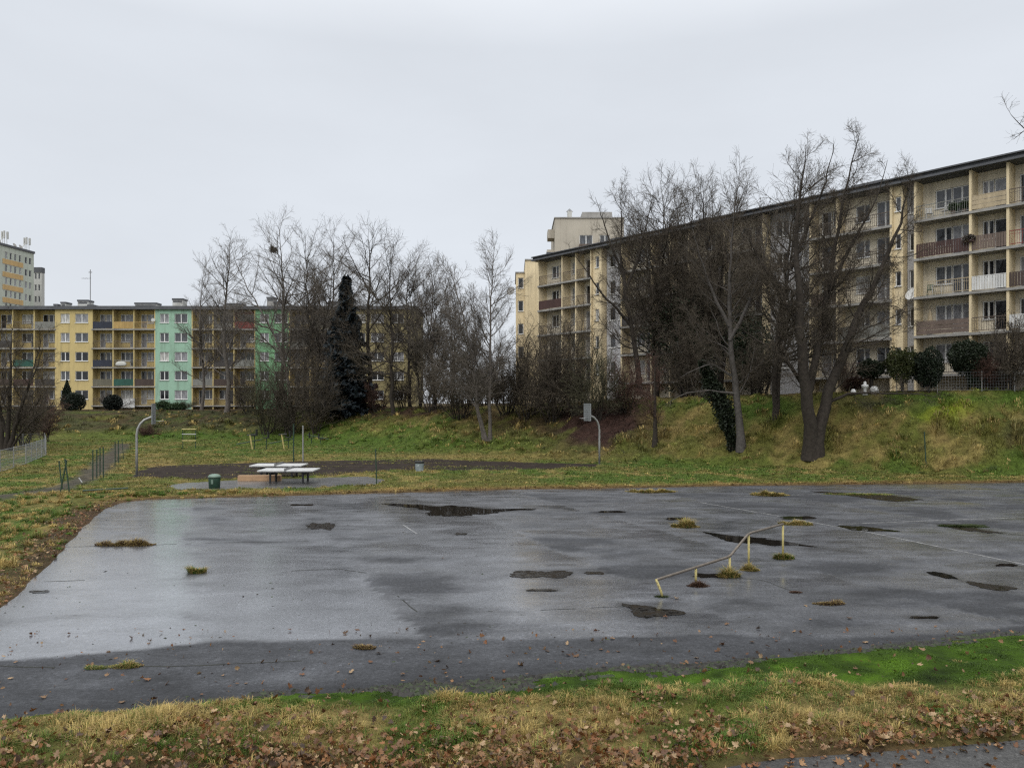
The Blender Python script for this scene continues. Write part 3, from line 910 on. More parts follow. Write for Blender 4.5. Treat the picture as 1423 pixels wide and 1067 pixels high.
def spawn(P, Rr, L, sp, rs):
    m, n, _ = P.shape
    cnt = np.maximum(1, np.round(sp['count'] * np.clip(L / L.mean(), 0.35, 1.7) * (0.8 + 0.4 * rs.rand(m)))).astype(int)
    idx = np.repeat(np.arange(m), cnt)
    first = np.concatenate([[0], np.cumsum(cnt)[:-1]])
    order = np.arange(len(idx)) - np.repeat(first, cnt)
    t = (order + rs.rand(len(idx))) / cnt[idx]
    t = sp.get('tmin', 0.2) + (sp.get('tmax', 1.0) - sp.get('tmin', 0.2)) * t
    f = np.clip(t * (n - 1), 0, n - 1.001); i0 = f.astype(int); fr = (f - i0)[:, None]
    pos = P[idx, i0] * (1 - fr) + P[idx, i0 + 1] * fr
    tan = P[idx, i0 + 1] - P[idx, i0]; tan /= np.linalg.norm(tan, axis=1, keepdims=True) + 1e-9
    rl = Rr[idx, i0] * (1 - fr[:, 0]) + Rr[idx, i0 + 1] * fr[:, 0]
    v = rs.randn(len(idx), 3); v -= (v * tan).sum(1, keepdims=True) * tan; v /= np.linalg.norm(v, axis=1, keepdims=True) + 1e-9
    ang = np.radians(sp['angle'] + sp.get('asd', 10) * rs.randn(len(idx)) + sp.get('alow', 0) * (1 - t))[:, None]
    d = np.cos(ang) * tan + np.sin(ang) * v
    ln = L[idx] * sp['ratio'] * np.maximum(sp.get('fmin', 0.25), (1.08 - t) ** sp.get('pw', 0.6)) * (0.55 + 0.65 * rs.rand(len(idx)))
    ln = np.maximum(ln, sp.get('lmin', 0.25))
    r0 = np.minimum(rl * 0.72, ln * sp.get('rk', 0.014) + sp.get('r0', 0.004))
    ns = sp.get('n', 5)
    Q = np.empty((len(idx), ns, 3)); Q[:, 0] = pos
    for s in range(1, ns):
        d = d + sp.get('wig', 0.12) * rs.randn(len(idx), 3)
        d[:, 2] += sp.get('trop', 0.06)
        d /= np.linalg.norm(d, axis=1, keepdims=True)
        Q[:, s] = Q[:, s - 1] + d * (ln / (ns - 1))[:, None]
    s = np.linspace(0, 1, ns)[None]
    rr = np.maximum(r0[:, None] * (1 - 0.8 * s), np.minimum(sp.get('rmin', 0.005), r0[:, None]))
    return Q, rr, ln


def resample(pts, n):
    P = np.array(pts, float)
    s = np.concatenate([[0], np.cumsum(np.linalg.norm(np.diff(P, axis=0), axis=1))])
    u = np.linspace(0, s[-1], n)
    Q = np.stack([np.interp(u, s, P[:, k]) for k in range(3)], -1)
    for _ in range(2):
        Q[1:-1] = 0.25 * Q[:-2] + 0.5 * Q[1:-1] + 0.25 * Q[2:]
    return Q, s[-1]


TALL = [dict(count=36, tmin=0.20, angle=48, alow=18, asd=10, ratio=0.47, pw=0.6, fmin=0.24, trop=0.05, wig=0.10, n=8, rk=0.010, rmin=0.010),
        dict(count=11, tmin=0.12, angle=38, ratio=0.40, pw=0.45, fmin=0.35, trop=0.05, wig=0.13, n=6, rk=0.010, rmin=0.008),
        dict(count=8, tmin=0.06, angle=36, ratio=0.50, pw=0.3, fmin=0.5, trop=0.04, wig=0.15, n=4, rk=0.008, rmin=0.007, lmin=0.6)]
SLIM = [dict(count=36, tmin=0.20, angle=44, alow=12, asd=9, ratio=0.36, pw=0.6, fmin=0.24, trop=0.065, wig=0.09, n=7, rk=0.011, rmin=0.010),
        dict(count=10, tmin=0.12, angle=36, ratio=0.42, pw=0.45, fmin=0.35, trop=0.05, wig=0.13, n=5, rk=0.010, rmin=0.008),
        dict(count=9, tmin=0.08, angle=36, ratio=0.50, pw=0.3, fmin=0.5, trop=0.04, wig=0.15, n=4, rk=0.008, rmin=0.007, lmin=0.5)]
LIGHT = [TALL[0], dict(TALL[1], count=12), dict(TALL[2], count=9)]
BROAD = [dict(count=14, tmin=0.20, angle=48, ratio=0.32, pw=0.5, fmin=0.3, trop=0.05, wig=0.15, n=9, rk=0.011, rmin=0.010),
         dict(count=11, tmin=0.12, angle=44, ratio=0.40, pw=0.4, fmin=0.4, trop=0.03, wig=0.17, n=6, rk=0.010, rmin=0.007),
         dict(count=8, tmin=0.08, angle=42, ratio=0.50, pw=0.3, fmin=0.5, trop=0.02, wig=0.2, n=5, rk=0.008, rmin=0.006, lmin=0.4)]
THICKET = [dict(count=16, tmin=0.10, angle=38, ratio=0.40, pw=0.5, fmin=0.3, trop=0.03, wig=0.18, n=6, rk=0.010, rmin=0.009),
           dict(count=13, tmin=0.06, angle=42, ratio=0.46, pw=0.4, fmin=0.4, trop=0.015, wig=0.2, n=4, rk=0.008, rmin=0.0075, lmin=0.4)]


def grow_tree(name, label, cat, base, stems, spec, seed, mats=('bark', 'twig'), group=None, radius=None, flare=True, sides=9, split=1, scale_r=1.0):
    """stems: lists of points relative to base. thing > trunk, crown"""
    rs = np.random.RandomState(seed)
    root = thing(name, label, cat, base, 0, group)
    P0 = []; R0 = []; L0 = []
    for st in stems:
        Q, L = resample(st['pts'], 18)
        Q[1:-1] += rs.randn(16, 3) * L * 0.003
        s = np.linspace(0, 1, 18)
        r = st['r'] * (1 - s) ** 1.05 + 0.012
        if flare and abs(st['pts'][0][2]) < 0.5: r = r * (1 + 0.35 * np.exp(-s * L / 0.5))
        P0.append(Q); R0.append(r); L0.append(L)
    P = np.array(P0); Rr = np.array(R0); L = np.array(L0)
    lev = [(P, Rr)]
    for i, sp in enumerate(spec):
        P, Rr, L = spawn(P, Rr, L, sp, rs)
        lev.append((P, Rr * scale_r if i else Rr))

    def build(part, levels, ks, mat):
        V = []; Q = []; o = 0
        for (P, Rr), k in zip(levels, ks):
            v, q = tubes(P, Rr, k, rs); V.append(v); Q.append(q + o); o += len(v)
        link(part, np_mesh(part, np.concatenate(V), np.concatenate(Q)), M[mat], root)
    build('trunk', lev[:split + 1], [sides] + [5] * split, mats[0])
    build('crown', lev[split + 1:], [4] + [3] * 5, mats[1])
    return root


def depth_pts(pxs, Y, base, rs, wob=0.04):
    """a limb drawn as photo columns and rows, stood up in the tree's own plane and bent in depth"""
    out = []
    off = 0.0; drift = rs.randn() * wob * 3
    for i, (px, py) in enumerate(pxs):
        z = (H - (py - HY) * Y / F - base.z) * 0.98
        x = (px - CX) * Y / F - base.x
        if i: off += drift + rs.randn() * 0.5 * wob * 4
        out.append((x, off, z))
    return out


def spot(px, by=None, Y=None):
    if by is not None: return at(px, by)
    x = (px - CX) / F * Y
    return Vector((x, Y, onground(x, Y)))


def up_tree(label, px, topy, by=None, Y=None, spec=TALL, seed=0, r=None, lean=0.0, mats=('bark', 'twig'), group=None, forks=1, name='bare_tree', cat='tree', sr=1.15):
    b = spot(px, by, Y)
    h = H + (HY - topy - 17) * b.y / F - b.z
    rs = np.random.RandomState(seed + 500)
    r = r or h * 0.0105
    stems = []
    for k in range(forks):
        az = rs.rand() * 6.28
        sp_ = 0.0 if forks == 1 else 0.10 * h
        hh = h * (1 - 0.12 * k * rs.rand())
        pts = [(0.25 * r * math.cos(az) * (forks > 1), 0.25 * r * math.sin(az) * (forks > 1), -0.15)]
        for t in (0.2, 0.45, 0.7, 1.0):
            pts.append((lean * h * t + sp_ * t ** 1.2 * math.cos(az) + rs.randn() * 0.012 * h, sp_ * t ** 1.2 * math.sin(az) + rs.randn() * 0.012 * h, hh * t))
        stems.append(dict(pts=pts, r=r * (1 if forks == 1 else 0.7)))
    return grow_tree(name, label, cat, b, stems, spec, seed, mats, group, scale_r=sr)


def bush(label, px, topy, by=None, Y=None, width=3.0, n=14, spec=THICKET, seed=0, mats=('bark', 'twig'), group=None, name='bare_shrub', cat='shrub', r=0.035, sr=1.0):
    b = spot(px, by, Y)
    h = H + (HY - topy) * b.y / F - b.z
    rs = np.random.RandomState(seed + 900)
    stems = []
    for k in range(n):
        az = rs.rand() * 6.28; q = rs.rand() ** 0.6
        w = width * 0.5 * q; hh = h * (1.0 - 0.45 * q ** 2) * (0.75 + 0.25 * rs.rand())
        b0 = 0.12 * width * rs.rand()
        pts = [(b0 * math.cos(az), b0 * math.sin(az), -0.1)]
        for t in (0.3, 0.65, 1.0):
            pts.append(((b0 + w * t) * math.cos(az) + rs.randn() * .05 * h, (b0 + w * t) * math.sin(az) + rs.randn() * .05 * h, hh * (t ** 0.85)))
        stems.append(dict(pts=pts, r=r * (0.6 + 0.7 * rs.rand())))
    return grow_tree(name, label, cat, b, stems, spec, seed, mats, group, flare=False, sides=6, split=0, scale_r=sr)


G1 = 'bare trees in front of the yellow and mint block'
G2 = 'bare trees in front of the cream block'
G3 = 'bare shrubs along the foot of the bank'

up_tree('tall slim bare tree with a pale trunk in front of the red balcony', 315, 312, by=574, spec=SLIM, seed=1, r=0.30, mats=('bark_pale', 'twig_grey'), group=G1)
up_tree('low bare tree rising above the roof just right of the mint section', 280, 352, Y=98, spec=SLIM, seed=2, mats=('bark_pale', 'twig_grey'), group=G1)
up_tree('tallest bare tree of the left group, with a dark bird nest high in it', 388, 288, Y=90, spec=TALL, seed=3, r=0.24, mats=('bark_pale', 'twig_grey'), group=G1)
up_tree('bare tree just right of the one with the bird nest', 424, 306, Y=93, spec=TALL, seed=4, mats=('bark', 'twig_grey'), group=G1)
up_tree('bare tree rising straight behind the dark spruce', 462, 308, Y=96, spec=TALL, seed=5, mats=('bark', 'twig_grey'), group=G1)
up_tree('bare tree half hidden between the bird nest tree and the spruce', 440, 330, Y=88, spec=SLIM, seed=12, mats=('bark', 'twig_grey'), group=G1, forks=2)
up_tree('bare tree at the right end of the yellow block', 570, 335, Y=86, spec=TALL, seed=13, mats=('bark', 'twig_grey'), group=G1)
b = spot(408, Y=86)
rs = np.random.RandomState(77)
grow_tree('bare_tree', 'bare tree with a trunk leaning left across the dark green wall', 'tree', b,
          [dict(pts=depth_pts([(408, 590), (396, 500), (376, 455), (352, 410), (330, 370), (322, 340)], b.y, b, rs), r=0.20)], SLIM, 6, ('bark_pale', 'twig_grey'), G1)
up_tree('broad crowned bare tree with a dark trunk right of the spruce', 515, 302, by=572, spec=TALL, seed=7, r=0.30, mats=('bark', 'twig'), group=G1)
up_tree('narrower bare tree with a bent trunk before the white ground floor windows', 547, 318, by=578, spec=TALL, seed=8, r=0.22, lean=-0.01, mats=('bark', 'twig'), group=G1)
for i, (px, ty, Yd, lb) in enumerate([(584, 362, 84, 'left one of three thin upright bare trees in the gap between the blocks'),
                                      (606, 352, 80, 'middle one of three thin upright bare trees in the gap between the blocks'),
                                      (630, 360, 82, 'right one of three thin upright bare trees in the gap between the blocks')]):
    up_tree(lb, px, ty, Y=Yd, spec=SLIM, seed=20 + i, mats=('bark', 'twig_grey'), group='thin bare trees in the gap between the blocks', forks=2)
b = at(680, 612)
rs = np.random.RandomState(5)
grow_tree('bare_tree', 'slender pale bare tree with leaning stems standing at the middle of the green slope', 'tree', b,
          [dict(pts=depth_pts([(681, 613), (681, 540), (681, 470), (682, 400), (686, 350), (688, 330)], b.y, b, rs), r=0.15),
           dict(pts=depth_pts([(676, 613), (664, 560), (656, 500), (646, 440), (630, 385), (622, 360)], b.y, b, rs), r=0.13),
           dict(pts=depth_pts([(672, 612), (662, 570), (659, 520), (662, 460), (658, 400)], b.y, b, rs), r=0.10)],
          SLIM, 9, ('bark_pale', 'twig_grey'), G1)

# trees in front of the right-hand block
b = spot(878, Y=62)
rs = np.random.RandomState(15)
grow_tree('bare_tree', 'bare tree with a long limb drooping left over the pale wall with windows', 'tree', b,
          [dict(pts=depth_pts([(890, 548), (887, 500), (876, 450), (866, 390), (862, 330), (862, 280), (858, 258)], b.y, b, rs), r=0.24),
           dict(pts=depth_pts([(876, 450), (856, 425), (834, 405), (815, 375), (800, 355), (790, 345)], b.y, b, rs), r=0.12),
           dict(pts=depth_pts([(870, 400), (888, 350), (900, 300), (908, 262)], b.y, b, rs), r=0.12),
           dict(pts=depth_pts([(866, 380), (848, 330), (836, 290), (828, 265)], b.y, b, rs), r=0.10)], BROAD, 15, ('bark', 'twig'), G2)
up_tree('bare tree between the drooping limb tree and the two centre trees', 912, 240, Y=65, spec=LIGHT, seed=16, r=0.22, forks=2, mats=('bark', 'twig'), group=G2)
up_tree('bare tree with the densest crown before the middle of the cream block', 948, 228, Y=66, spec=LIGHT, seed=17, r=0.24, forks=2, mats=('bark', 'twig'), group=G2)
up_tree('bare tree standing behind the ivy clad trunk', 1000, 224, Y=63, spec=LIGHT, seed=18, r=0.22, forks=2, mats=('bark', 'twig'), group=G2)
up_tree('small bare tree with a short dark trunk right of the far basketball hoop', 910, 478, by=621, spec=BROAD, seed=19, r=0.17, forks=1, mats=('bark', 'twig_red'), group=G2)
b = at(1027, 627)
rs = np.random.RandomState(25)
grow_tree('bare_tree', 'bare tree with a smooth grey trunk beside the ivy covered trunk', 'tree', b,
          [dict(pts=depth_pts([(1030, 628), (1026, 570), (1020, 520), (1014, 460), (1012, 390), (1018, 320), (1022, 270)], b.y, b, rs), r=0.27),
           dict(pts=depth_pts([(1016, 520), (990, 502), (965, 512), (948, 522)], b.y, b, rs), r=0.08),
           dict(pts=depth_pts([(1020, 545), (985, 540), (950, 545), (925, 560)], b.y, b, rs), r=0.07),
           dict(pts=depth_pts([(1014, 470), (1040, 420), (1058, 360), (1066, 310)], b.y, b, rs), r=0.13),
           dict(pts=depth_pts([(1013, 450), (990, 400), (972, 350), (962, 310)], b.y, b, rs), r=0.12)], BROAD, 26, ('bark_grey', 'twig'), G2)
up_tree('twin trunked bare tree behind and left of the big spreading tree', 1076, 218, by=587, spec=LIGHT, seed=27, r=0.26, forks=2, mats=('bark', 'twig'), group=G2)
b = at(1130, 638)
rs = np.random.RandomState(35)
grow_tree('bare_tree', 'largest bare tree, dark forked trunk and wide crown at the foot of the bank', 'tree', b,
          [dict(pts=depth_pts([(1126, 639), (1125, 600), (1115, 545), (1108, 480), (1100, 400), (1096, 330), (1099, 265), (1106, 205)], b.y, b, rs), r=0.43),
           dict(pts=depth_pts([(1134, 639), (1135, 600), (1149, 548), (1166, 498), (1186, 440), (1206, 398), (1231, 340), (1248, 290), (1258, 235)], b.y, b, rs), r=0.40),
           dict(pts=depth_pts([(1118, 560), (1134, 490), (1148, 435), (1158, 360), (1170, 290), (1186, 222), (1197, 174)], b.y, b, rs), r=0.25),
           dict(pts=depth_pts([(1143, 562), (1165, 549), (1195, 543), (1235, 546), (1272, 545), (1300, 552)], b.y, b, rs, 0.1), r=0.10),
           dict(pts=depth_pts([(1114, 530), (1092, 500), (1066, 480), (1038, 462), (1015, 440)], b.y, b, rs, 0.12), r=0.12),
           dict(pts=depth_pts([(1104, 440), (1080, 400), (1058, 360), (1040, 330), (1030, 300)], b.y, b, rs, 0.1), r=0.13),
           dict(pts=depth_pts([(1170, 490), (1200, 478), (1235, 470), (1262, 450)], b.y, b, rs, 0.12), r=0.09),
           dict(pts=depth_pts([(1154, 400), (1185, 330), (1215, 270), (1232, 215)], b.y, b, rs, 0.1), r=0.12),
           dict(pts=depth_pts([(1098, 370), (1120, 310), (1140, 250), (1148, 200)], b.y, b, rs, 0.1), r=0.12)],
          [dict(BROAD[0], count=18, ratio=0.25, fmin=0.35), dict(BROAD[1], count=12), dict(BROAD[2], count=9)], 36, ('bark', 'twig'), G2, sides=12)
b = spot(1600, Y=40)
rs = np.random.RandomState(41)
grow_tree('bare_tree', 'bare tree beyond the right edge whose twigs reach into the top right corner', 'tree', b,
          [dict(pts=depth_pts([(1600, 560), (1590, 420), (1570, 300), (1545, 180), (1530, 60)], b.y, b, rs), r=0.25),
           dict(pts=depth_pts([(1575, 320), (1520, 250), (1470, 205), (1425, 182), (1394, 156)], b.y, b, rs), r=0.13), dict(pts=depth_pts([(1500, 230), (1460, 180), (1430, 165), (1402, 188)], b.y, b, rs), r=0.07)],
          [dict(BROAD[0], count=14, ratio=0.16, tmin=0.4, fmin=0.6), dict(BROAD[1], count=6, ratio=0.5), dict(BROAD[2], count=4, ratio=0.5)], 42, ('bark', 'twig'), G2)

# big shrubby tree at the left edge
b = at(8, 626)
rs = np.random.RandomState(51)
grow_tree('bare_tree', 'many stemmed dark bare tree at the left edge by the wire fence', 'tree', b,
          [dict(pts=depth_pts(p, b.y, b, rs, 0.15), r=r_) for p, r_ in [
              ([(4, 626), (2, 580), (-8, 520), (-20, 470), (-30, 440)], 0.2), ([(8, 626), (14, 570), (20, 520), (22, 470), (18, 440)], 0.2),
              ([(12, 626), (26, 590), (44, 550), (62, 510), (75, 480)], 0.17), ([(14, 626), (34, 600), (62, 575), (90, 560)], 0.10),
              ([(10, 626), (30, 560), (45, 500), (52, 455)], 0.14), ([(4, 626), (-20, 580), (-50, 540), (-80, 510)], 0.16), ([(8, 600), (-6, 540), (4, 480), (0, 445)], 0.12)]],
          [dict(BROAD[0], count=13, ratio=0.36), dict(BROAD[1], count=9), dict(BROAD[2], count=6)], 52, ('bark', 'twig'), None)

# shrubs: (px, base row or depth, top row, width m, stems, twig colour, label)
SHRUBS = [
    (372, 604, None, 478, 6.0, 16, 'twig_olive', 'olive brown many stemmed shrub left of the two thin posts'),
    (404, 606, None, 470, 5.5, 15, 'twig', 'dark bare shrub with upright stems directly behind the two thin posts'),
    (436, 603, None, 478, 4.6, 13, 'twig', 'dark bare shrub right of the two thin posts'),
    (345, None, 92, 500, 5.0, 12, 'twig', 'bare shrub in front of the ground floor beside the pale trunk'),
    (524, None, 84, 528, 4.5, 9, 'twig_red', 'reddish brown bare shrub right of the foot of the spruce'),
    (560, None, 84, 480, 6.5, 14, 'twig', 'bare shrub below the thin trees at the right end of the yellow block'),
    (598, None, 78, 468, 7.0, 18, 'twig', 'wide dark bramble thicket left of the slender pale tree'),
    (640, None, 72, 470, 6.5, 18, 'twig', 'dark bramble thicket directly behind the slender pale tree'),
    (704, None, 70, 462, 5.5, 16, 'twig', 'dark thicket just right of the slender pale tree'),
    (735, None, 67, 440, 6.0, 18, 'twig', 'tall dark thicket at the left corner of the cream block'),
    (768, None, 64, 428, 6.0, 18, 'twig', 'tall dark thicket below the brown balcony'),
    (800, None, 62, 412, 5.0, 16, 'twig', 'tallest dark thicket, behind the basketball backboard'),
    (832, None, 60, 470, 5.0, 14, 'twig_olive', 'olive shrub right of the basketball backboard'),
    (870, None, 60, 490, 4.5, 12, 'twig_red', 'reddish shrub at the top of the leaf covered bank'),
    (955, None, 60, 430, 5.0, 15, 'twig', 'dark shrub left of the ivy clad trunk'),
    (1060, None, 58, 470, 4.5, 12, 'twig', 'dark shrub between the ivy clad trunk and the twin trunks'),
    (1400, None, 48.6, 438, 4.0, 14, 'twig', 'brown twiggy shrub at the right edge in front of the balconies'),
    (1376, None, 49.0, 488, 2.4, 9, 'twig_red', 'low twiggy shrub between the round clipped bush and the right edge'),
    (1180, None, 54, 500, 2.6, 9, 'twig_red', 'low reddish shrub behind the largest tree'),
    (655, None, 88, 486, 7.0, 12, 'twig', 'far thicket seen between the stems of the slender pale tree'),
    (690, None, 92, 492, 8.0, 14, 'twig', 'farthest thicket at the end of the gap between the blocks'),
    (673, None, 79, 500, 5.0, 14, 'twig', 'thicket right behind the trunk of the slender pale tree'),
    (30, None, 69, 500, 5.5, 16, 'twig', 'dark thicket behind the many stemmed tree at the left edge'),
    (62, None, 78, 545, 4.0, 10, 'twig_red', 'reddish low shrub beyond the wire fence'),
    (207, 606, None, 590, 2.0, 7, 'twig_red', 'small brown shrub behind the left hoop pole'),
    (160, None, 101, 545, 4.5, 10, 'twig', 'low bare hedge shrub under the white balcony cloth'),
    (250, None, 103, 556, 5.0, 9, 'twig_olive', 'low olive shrub under the mint green wall'),
]
for i, (px, by, Yd, ty, wd, n, tw, lb) in enumerate(SHRUBS):
    bush(lb, px, ty, by=by, Y=Yd, width=wd, n=int(n * 1.0), seed=100 + i, mats=('bark', tw), group=G3, sr=1.15)


# evergreens: many small leaf faces spread through the crown
def leaf_cloud(pts, size, cols, rs, stretch=1.0, dirs=None):
    n = len(pts)
    if dirs is None: dirs = rs.randn(n, 3)
    dirs = dirs / (np.linalg.norm(dirs, axis=1, keepdims=True) + 1e-9)
    s2 = np.cross(dirs, rs.randn(n, 3)); s2 /= np.linalg.norm(s2, axis=1, keepdims=True) + 1e-9
    a = dirs * (size * stretch)[:, None]; c = s2 * (size * 0.5)[:, None]
    V = np.stack([pts - c * .3, pts + a * .5 - c, pts + a, pts + a * .5 + c], 1)
    q = np.arange(n)[:, None] * 4 + np.arange(4)
    return V.reshape(-1, 3), q, np.repeat(cols, 4, 0)


def spruce(label, px, Y, topy, width, seed):
    rs = np.random.RandomState(seed)
    b = spot(px, Y=Y); h = H + (HY - topy) * b.y / F - b.z
    root = thing('spruce_tree', label, 'tree', b)
    MB().tube([(0, 0, -0.2), (0, 0, h * .5), (0, 0, h)], [0.28, 0.16, 0.02], 8).build('trunk', M['bark'], root)
    P = []; D = []
    for i in range(46):
        t = (i + 0.5) / 46
        z = h * (0.05 + 0.95 * t); Rb = width / 2 * (1 - t) ** 0.9 * (0.8 + 0.35 * rs.rand()) + 0.04
        for k in range(int(7 + 7 * (1 - t))):
            az = rs.rand() * 6.28; L = Rb * (0.65 + 0.5 * rs.rand())
            m = int(10 + 26 * L / (width / 2))
            s = rs.rand(m) ** 0.7
            droop = -0.28 * s * L + 0.12 * s ** 3 * L
            w = 0.18 * L * (1 - s * .7)
            lat = rs.randn(m) * w
            P.append(np.stack([np.cos(az) * s * L - np.sin(az) * lat, np.sin(az) * s * L + np.cos(az) * lat, z + droop + rs.randn(m) * .06], -1))
            D.append(np.stack([np.cos(az) - np.sin(az) * rs.randn(m) * .8, np.sin(az) + np.cos(az) * rs.randn(m) * .8, -0.45 + 0.4 * rs.randn(m)], -1))
    P = np.concatenate(P); D = np.concatenate(D); n = len(P)
    col = np.array([(0.019, 0.027, 0.032)]) * (0.6 + 0.9 * rs.rand(n, 1))
    V, q, c = leaf_cloud(P, 0.30 + 0.2 * rs.rand(n), col, rs, 1.2, D)
    link('crown', np_mesh('crown', V, q, colors=c), M['foliage'], root)


def evergreen(name, label, cat, px, topy, Y, w, col, seed, cz=0.5, n=6000, stem=0.0, lump=0.35, size=0.10, group=None, taper=0.0):
    rs = np.random.RandomState(seed)
    b = spot(px, Y=Y); h = H + (HY - topy) * b.y / F - b.z
    root = thing(name, label, cat, b, 0, group)
    mb = MB()
    for k in range(4):
        az = rs.rand() * 6.28
        mb.tube([(0.05 * math.cos(az), 0.05 * math.sin(az), -0.1), (0.05 * w * math.cos(az), .05 * w * math.sin(az), h * .4), (0.28 * w * math.cos(az), 0.28 * w * math.sin(az), h * 0.8)], [0.07, 0.05, 0.015], 6)
    mb.build('trunk', M['bark'], root)
    d = rs.randn(n, 3); d /= np.linalg.norm(d, axis=1, keepdims=True)
    r = 1 - 0.75 * rs.rand(n) ** 2.2
    lumps = 1 + lump * (fbm(d[:, 0] * 2.5 + d[:, 2] * 1.7, d[:, 1] * 2.5 + d[:, 2], seed, 3) - 0.5) * 2
    hh = (h - stem) / 2
    P = d * (r * lumps)[:, None]
    wz = 1 - taper * (P[:, 2] * 0.5 + 0.5)
    P = np.stack([P[:, 0] * w / 2 * wz, P[:, 1] * w / 2 * wz, stem + hh + P[:, 2] * hh], -1)
    c = np.array([col]) * (0.55 + 0.9 * rs.rand(n, 1)) * (0.8 + 0.5 * fbm(P[:, :1] * 2, P[:, 2:] * 2, seed + 3, 2))
    V, q, c = leaf_cloud(P, size * (0.7 + 0.6 * rs.rand(n)), c, rs, 1.0, d + rs.randn(n, 3) * 0.8)
    link('crown', np_mesh('crown', V, q, colors=c), M['foliage'], root)
    return root


spruce('dark blue green spruce between the bare trees', 481, 85.5, 384, 7.4, 3)
evergreen('evergreen_tree', 'dark evergreen mass behind the bare trees left of the ivy clad trunk', 'tree', 962, 400, 64, 5.2, (0.026, 0.036, 0.018), 5, n=5500, stem=1.5, lump=1.0, size=0.2)
evergreen('evergreen_tree', 'smaller dark evergreen right of the ivy clad trunk', 'tree', 1045, 440, 61, 3.6, (0.026, 0.036, 0.018), 6, n=4500, stem=0.8, lump=0.9, size=0.18)
GT = 'clipped evergreens in front of the near balconies'
evergreen('clipped_shrub', 'small dark rounded evergreen on a stem beside the white garden ornaments', 'shrub', 1211, 500, 52.5, 1.7, (0.022, 0.032, 0.016), 11, n=4500, stem=1.0, group=GT)
evergreen('clipped_shrub', 'yellowish green bushy evergreen left of the dark round one', 'shrub', 1254, 484, 51.3, 2.3, (0.050, 0.060, 0.018), 12, n=6500, stem=0.6, lump=0.45, group=GT)
evergreen('clipped_shrub', 'dark egg shaped evergreen in the middle of the clipped row', 'shrub', 1290, 486, 50.3, 1.75, (0.018, 0.027, 0.015), 13, n=7000, stem=0.3, lump=0.28, group=GT)
evergreen('clipped_shrub', 'dark ball clipped evergreen at the right end of the row', 'shrub', 1347, 473, 49.6, 2.35, (0.018, 0.027, 0.013), 14, n=8500, stem=0.95, lump=0.25, group=GT)
evergreen('clipped_shrub', 'small low green bush under the ball clipped evergreen', 'shrub', 1358, 508, 49.2, 1.1, (0.024, 0.034, 0.018), 15, n=2500, stem=0.1, lump=0.3, group=GT)
evergreen('columnar_shrub', 'dark narrow pointed conifer in front of the yellow wall', 'shrub', 93, 530, 98, 1.9, (0.022, 0.032, 0.018), 16, n=3500, stem=0.0, lump=0.2, size=0.16, taper=0.85)
evergreen('clipped_shrub', 'dark rounded evergreen right of the pointed conifer', 'shrub', 104, 546, 97, 2.4, (0.020, 0.027, 0.018), 17, n=3500, lump=0.15, size=0.16)
evergreen('clipped_shrub', 'black green dome shaped evergreen left of the white balcony cloth', 'shrub', 157, 549, 98, 2.2, (0.014, 0.018, 0.014), 18, n=4000, lump=0.1, size=0.15)
for i, (px, ty, lb) in enumerate([(226, 558, 'left low green bush under the mint wall'), (246, 561, 'right low green bush under the mint wall')]):
    evergreen('low_bush', lb, 'shrub', px, ty, 101, 2.0, (0.03, 0.055, 0.02), 30 + i, n=1500, lump=0.4, size=0.15)

# ivy-clad leaning trunk
rs = np.random.RandomState(61)
b = at(1016, 624)
root = thing('ivy_tree', 'dead trunk leaning left and wrapped in dark ivy, next to the grey trunk', 'tree', b)
ax = [(px_ - 1016, 624 - py_) for px_, py_ in [(1018, 626), (1012, 590), (1004, 560), (994, 538), (984, 520), (976, 500)]]
axp = np.array([(x * b.y / F, 0.05 * i, z * b.y / F) for i, (x, z) in enumerate(ax)])
MB().tube([tuple(p) for p in axp], [0.2, 0.17, 0.14, 0.11, 0.08, 0.04], 8).build('trunk', M['bark'], root)
Q, _ = resample(axp, 60)
k = rs.randint(0, 60, 9000); d = rs.randn(9000, 3); d /= np.linalg.norm(d, axis=1, keepdims=True)
rad = (0.16 + 0.62 * np.sin(np.clip(k / 59, 0, 1) * math.pi) ** 1.3 * (0.4 + 0.6 * k / 59)) * (0.3 + 0.75 * rs.rand(9000)) * (0.25 + 1.5 * vnoise(k * 0.16 + d[:, 0] * 1.2, d[:, 2] * 1.6, 4))
P = Q[k] + d * rad[:, None] * np.array([1, 1, 0.7])
V, q, c = leaf_cloud(P, 0.10 + 0.08 * rs.rand(9000), np.array([(0.018, 0.026, 0.013)]) * (0.5 + rs.rand(9000, 1)), rs, 1.0, d + rs.randn(9000, 3) * .6)
link('ivy', np_mesh('ivy', V, q, colors=c), M['foliage'], root)

# the bird's nest in the tallest tree of the left group
rs = np.random.RandomState(62)
nb = spot(380, Y=90); nz = H + (HY - 347) * 90 / F
d = rs.randn(260, 3); d /= np.linalg.norm(d, axis=1, keepdims=True)
Pn = np.stack([d * 0.32 * np.array([1, 1, .7]), d * 0.32 * np.array([1, 1, .7]) + np.cross(d, rs.randn(260, 3)) * 0.28], 1)
Pn = np.concatenate([Pn[:, :1], Pn.mean(1, keepdims=True) * 1.05, Pn[:, 1:]], 1) + np.array([nb.x, nb.y, nz])
v, q = tubes(Pn, np.full((260, 3), 0.018), 3, rs)
tag(link('bird_nest', np_mesh('bird_nest', v, q), M['twig']), 'dark ball of twigs, a bird nest high in the tallest left tree', 'nest')
